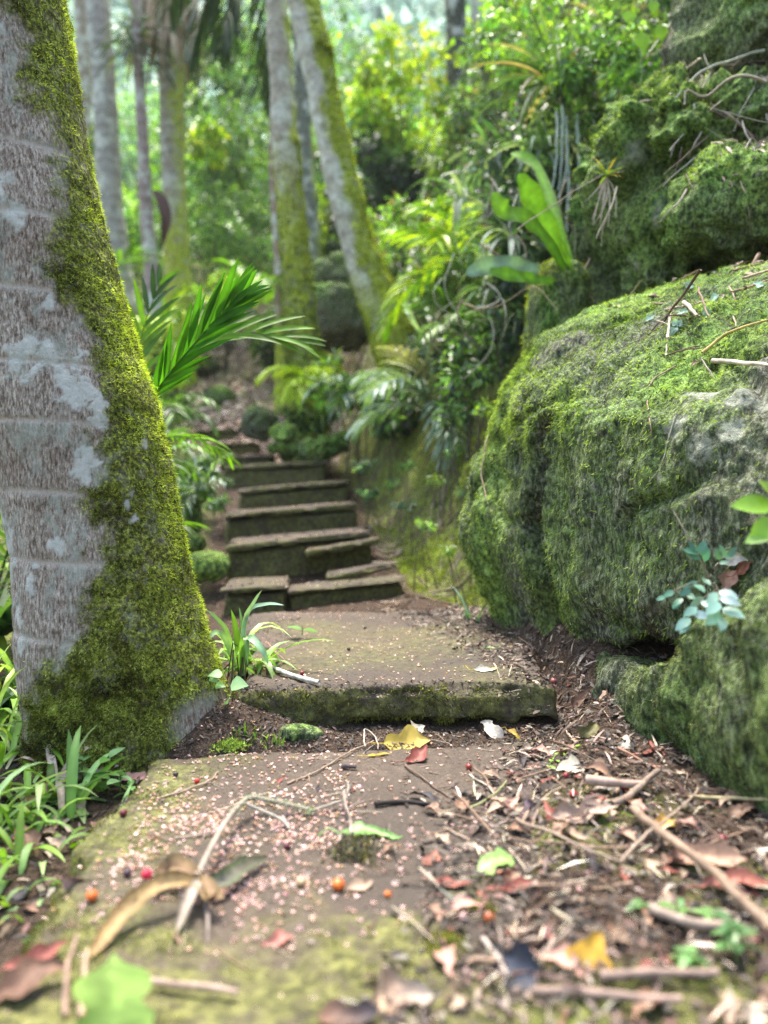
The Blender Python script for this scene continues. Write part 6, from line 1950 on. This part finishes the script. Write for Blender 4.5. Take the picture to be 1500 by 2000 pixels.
def twig_v(i):
    rg = np.random.default_rng(1500 + i)
    ln = [.05, .08, .12, .035][i % 4]
    c = np.stack([np.linspace(-ln / 2, ln / 2, 12), np.cumsum(rg.normal(size=12)) * ln * .012, np.abs(np.cumsum(rg.normal(size=12))) * ln * .008], 1)
    mb = MB()
    r = [.0014, .001, .0018, .0022][i % 4]
    col = [(.36, .27, .2), (.24, .16, .11), (.46, .38, .29), (.12, .08, .06)][(i // 2) % 4]
    tube(mb, c, np.linspace(r, r * .5, 12), col, 6, .3)
    if i % 3 == 0:
        tube(mb, bend(c[6], (.6, .7, .2), ln * .3, .3, 5), r * .5, col, 5)
    return mb.build('twig', M['wood'], None)
TW = variants(16, twig_v)
put_many(TW, spots(130, .0, .75, .62, 1.52, litter_w), 'short bare twig in the thick litter between the front slab and the boulders', 'twig', 'short twigs in the near litter', (.6, 1.3), .003, .15, 'twig', cap=90, rest='fallen_twigs')
put_many(TW, spots(40, .0, .45, 1.5, 2.5, litter_w), 'short bare twig in the litter along the right side of the lowest step', 'twig', 'short twigs along the lowest step', (.5, 1.0), .002, .15, 'twig', cap=26, rest='fallen_twigs')
put_many(TW, spots(48, -.36, .25, .75, 1.45, lambda x, y: 0 * x + 1), 'thin twig scrap lying on the bare slab', 'twig', 'twig scraps on the slab', (.25, .7), .001, .05, 'twig', cap=40, rest='fallen_twigs')
put_many(TW, spots(30, .6, 1.3, 1.5, 2.3, lambda x, y: 0 * x + 1), 'dry twig in the heap on the shoulder of the big boulder', 'twig', 'dry twigs heaped on the boulder shoulder', (1.2, 2.6), .004, .3, 'twig', True, cap=24, rest='fallen_twigs')
put_many(TW, spots(60, .95, 1.7, 2.3, 3.1, lambda x, y: 0 * x + 1), 'dry twig on the bank above the tall squared boulder', 'twig', 'dry twigs on the upper bank', (1.2, 3.0), .006, .6, 'twig', True, cap=34, rest='fallen_twigs')
put_many(TW, spots(40, .0, .5, 2.6, 3.9, lambda x, y: sstep(.35, .0, x)), 'dry twig on the earth at the foot of the mossy bank', 'twig', 'dry twigs at the foot of the mossy bank', (1.0, 2.4), .003, .2, 'twig', cap=22, rest='fallen_twigs')
put_many(LV, spots(30, .6, 1.3, 1.5, 2.3, lambda x, y: 0 * x + 1), 'dead leaf scrap in the heap on the shoulder of the big boulder', 'fallen leaf', 'dead leaf scraps on the boulder shoulder', (.5, 1.0), rocks=True, cap=14, rest='fallen_leaves')
for i, (px, py) in enumerate([(1270, 625), (1315, 650), (1322, 635), (1378, 612), (1398, 583), (1335, 612), (1482, 560), (1345, 560)]):
    o = fallen(.03, .6, 'oval', [(.25, .38, .33), (.3, .45, .4)], 1600 + i, .5, .1, .4, .2, 'leaf_matte')
    p, n = see(px, py)
    place(o, p, norml(n + [-.3, -.5, 0]), rng.uniform(0, 6), 1, .004)
    tag(o, ['blue-green leaf alone at the left of the boulder shoulder', 'upper blue-green leaf beside the hanging grey root', 'blue-green leaf just above the one beside the hanging root', 'blue-green leaf standing right of the short grey stick', 'blue-green leaf highest on the boulder shoulder', 'blue-green leaf behind the short grey stick', 'blue-green leaf at the right edge on the boulder shoulder', 'blue-green leaf near the ridge of the big boulder'][i], 'fallen leaf')


def floret(i):
    rg = np.random.default_rng(1700 + i)
    mb = MB()
    col = np.array([(.62, .42, .42), (.74, .58, .58), (.46, .30, .28), (.34, .22, .16), (.55, .38, .36), (.24, .15, .10)][i % 6])
    n = 5
    for k in range(n):
        a = k / n * 2 * PI + rg.normal() * .2
        r = .0036 * rg.uniform(.8, 1.2)
        up = rg.uniform(.1, .8)
        d = np.array([math.cos(a), math.sin(a), 0]); s_ = np.array([-math.sin(a), math.cos(a), 0])
        v = [d * .0004, d * r * .6 + s_ * r * .32 + [0, 0, r * up * .5], d * r + [0, 0, r * up], d * r * .6 - s_ * r * .32 + [0, 0, r * up * .5]]
        mb.add(v, [np.array([[0, 3, 2, 1]])], col * rg.uniform(.8, 1.15))
    tube(mb, np.array([[0, 0, .0], [0, 0, .0012]]), .0007, col * .6, 5)
    return mb.build('fallen_blossom', M['petal'], None, False)
FL = variants(10, floret)
def bw(x, y):
    d1 = np.exp(-(((x + .19) / .12) ** 2 + ((y - .97) / .10) ** 2))
    d2 = np.exp(-(((x + .22) / .12) ** 2 + ((y - 1.2) / .16) ** 2)) * .5
    d3 = .045
    cl = sstep(-.1, .4, fbm(np.stack([x * 16, y * 16, 0 * x], 1), 71, 3) + .15)
    return np.clip((d1 * 1.2 + d2 + d3) * (.25 + cl), 0, 1) * sstep(-.42, -.36, x) * (1 - .8 * sstep(.1, .4, x))
fs_ = spots(2300, -.40, .5, .76, 1.5, bw)
fs_ = [fs_[i] for i in np.argsort([math.hypot(*q) + rng.uniform(0, .5) for q in fs_])]
put_many(FL, fs_[:300], 'tiny fallen pink blossom on the slab', 'blossom', 'tiny pink blossoms fallen on the slab', (.55, 1.5), .0006, .3, 'fallen_blossom')
mb = MB()
rest = fs_[300:] + spots(700, -.35, .45, 1.5, 2.6, lambda x, y: .3 + 0 * x) + spots(900, -.7, .5, 2.6, 4.4, lambda x, y: .3 + 0 * x)
pos = np.array([q[0] + [0, 0, .0012] for q in (dropg(a, b) for a, b in rest) if q is not None])
pt = (np.array([[-.5, 0, 0], [0, .15, .0], [.5, 0, .1], [.0, 1, .25], [-.2, .6, .1]]) - [0, .3, 0], np.array([[0, 1, 2, 3, 4]]))
for k in range(3):
    scatter(mb, pt, pos, rotmats(rng, len(pos), rng.normal(size=(len(pos), 3)) * [1, 1, .25], None, .3), rng.uniform(.003, .0062, len(pos)), mixcol(rng, len(pos), [(.72, .48, .48), (.8, .60, .60), (.56, .36, .32), (.45, .3, .22)]))
o = mb.build('fallen_blossoms', M['petal'], None, False)
tag(o, 'countless smaller pink blossoms and petals strewn over the slab and steps', 'blossoms', kind='stuff')

# ---- crumbled litter: bark crumbs, leaf bits, rootlets
rng = np.random.default_rng(1800)
chip = (np.array([[-.5, -.10, 0], [.0, -.3, .05], [.5, -.06, .02], [.42, .16, .03], [-.05, .28, .09], [-.45, .12, .0]]), np.array([[0, 1, 4, 5]]), np.array([[1, 2, 3, 4]]))
def crumbs(name, lab, sp, smin, smax, cols, lift=.002, thin=1.0, stack=0.0, rocks=False):
    pos, nn = [], []
    for a, b in sp:
        pn = drop(a, b) if rocks else dropg(a, b)
        if pn is None:
            continue
        p, n = pn
        pos.append(p + n * (lift + rng.uniform(0, stack))); nn.append(n)
    pos = np.array(pos); nn = np.array(nn)
    n = len(pos)
    d = rng.normal(size=(n, 3)); d -= nn * np.sum(d * nn, 1)[:, None] * .8
    rot = rotmats(rng, n, d, nn, .45)
    rot = rot[:, :, [1, 0, 2]]
    sc = smin * (smax / smin) ** rng.uniform(size=n)
    mb = MB()
    cl = mixcol(rng, n, cols, None, .3)
    v = chip[0] * [1, thin, 1]
    scatter(mb, (v, np.concatenate([chip[1], chip[2]])), pos, rot, sc, cl)
    o = mb.build(name, M['dry'], None, True)
    tag(o, lab, 'litter', kind='stuff')
    return o
CR = [(.035, .026, .021), (.07, .052, .04), (.12, .09, .07), (.26, .21, .17), (.02, .016, .014), (.11, .06, .048), (.055, .038, .03)]
crumbs('leaf_litter', 'thick crumbled leaf litter right of the front slab', spots(15000, -.02, .9, .5, 1.55, lambda x, y: litter_w(x, y) ** 1.3), .003, .019, CR, .001, .7, .006)
crumbs('rootlets', 'tangle of thin rootlets and leaf stalks in the litter near the boulders', spots(3600, -.02, .9, .5, 2.5, lambda x, y: litter_w(x, y)), .012, .045, CR + [(.4, .31, .23), (.5, .42, .32)], .003, .16, .008)
crumbs('leaf_litter', 'crumbled litter along the right side of the lowest step and below the boulder', spots(5200, -.1, .5, 1.5, 2.7, lambda x, y: litter_w(x, y)), .005, .018, CR, .001, .7, .006)
crumbs('soil_crumbs', 'dark crumbs and rootlets between the thick trunk and the lowest step', spots(4200, -.5, .32, 1.36, 1.52, lambda x, y: 0 * x + 1) + spots(1600, -.5, -.26, 1.4, 2.4, lambda x, y: 0 * x + 1), .003, .012, CR[:3] + [CR[4]] * 2, .001, .6, .004)
crumbs('slab_crumbs', 'fine crumbs strewn over the slab and the lowest step', spots(2400, -.38, .3, .62, 1.45, lambda x, y: .5 + 0 * x) + spots(2200, -.3, .35, 1.5, 2.6, lambda x, y: .5 + 0 * x), .002, .006, CR + [(.5, .38, .3)], .0005, .7)
crumbs('path_litter', 'pinkish brown leaf litter on the treads and edges of the steps and the upper path', spots(6500, -1.7, .5, 2.5, 8, lambda x, y: .15 + .85 * (x < np.interp(y, [a for a, b in _XR], [b for a, b in _XR]) + .15) * (x > np.interp(y, [a for a, b in _XL], [b for a, b in _XL]) - .15)), .006, .022, [(.10, .07, .052), (.16, .115, .088), (.27, .205, .165), (.06, .04, .03), (.14, .08, .056)], .002, .5, .003)
crumbs('path_litter', 'pale brown leaf litter on the earth path climbing beyond the uppermost step', spots(8000, -2.6, .2, 5.4, 9.5, lambda x, y: .9 * (x < np.interp(y, [a for a, b in _XR], [b for a, b in _XR]) + .3) * (x > np.interp(y, [a for a, b in _XL], [b for a, b in _XL]) - .2)), .03, .09, [(.46, .34, .27), (.6, .47, .39), (.34, .23, .17), (.54, .40, .34)], .003, .45, .006)
crumbs('path_litter', 'brown litter on the steep earth where the path vanishes among the trees', spots(6000, -2.6, -.2, 7.0, 11, lambda x, y: 1 + 0 * x), .05, .12, [(.46, .34, .27), (.6, .47, .39), (.34, .23, .17), (.30, .30, .12)], .004, .5, .02)
crumbs('bank_litter', 'brown leaf litter and rootlets on the upper right bank and the boulder shoulder', spots(3000, .62, 1.7, 1.3, 3.3, lambda x, y: .5 * sstep(.78, 1.0, x)), .008, .05, [(.3, .22, .17), (.2, .13, .1), (.42, .34, .28), (.10, .07, .055)], .002, .3, .01, True)
crumbs('edge_litter', 'brown leaf litter under the grass along the left edge', spots(2400, -1.1, -.38, .55, 2.0, lambda x, y: .5 + 0 * x), .008, .03, CR, .001, .5, .006)

# ------------------------------------------------------------------ damp air
bx0, bx1, by0, by1, bz0, bz1 = -46, 46, -9, 61.5, -9, 62
vv_ = np.array([[x, y, z] for x in (bx0, bx1) for y in (by0, by1) for z in (bz0, bz1)], float)
s_ = NT('haze')
s_.t.links.new(s_.n('ShaderNodeVolumePrincipled', None, Density=HAZE, Color=(.85, .95, .92, 1), Anisotropy=.2).outputs[0], s_.out.inputs['Volume'])
hz = mesh('haze', vv_, [np.array([[0, 1, 3, 2], [4, 6, 7, 5], [0, 4, 5, 1], [2, 3, 7, 6], [0, 2, 6, 4], [1, 5, 7, 3]])], s_.m, None, False)
tag(hz, kind='stuff')
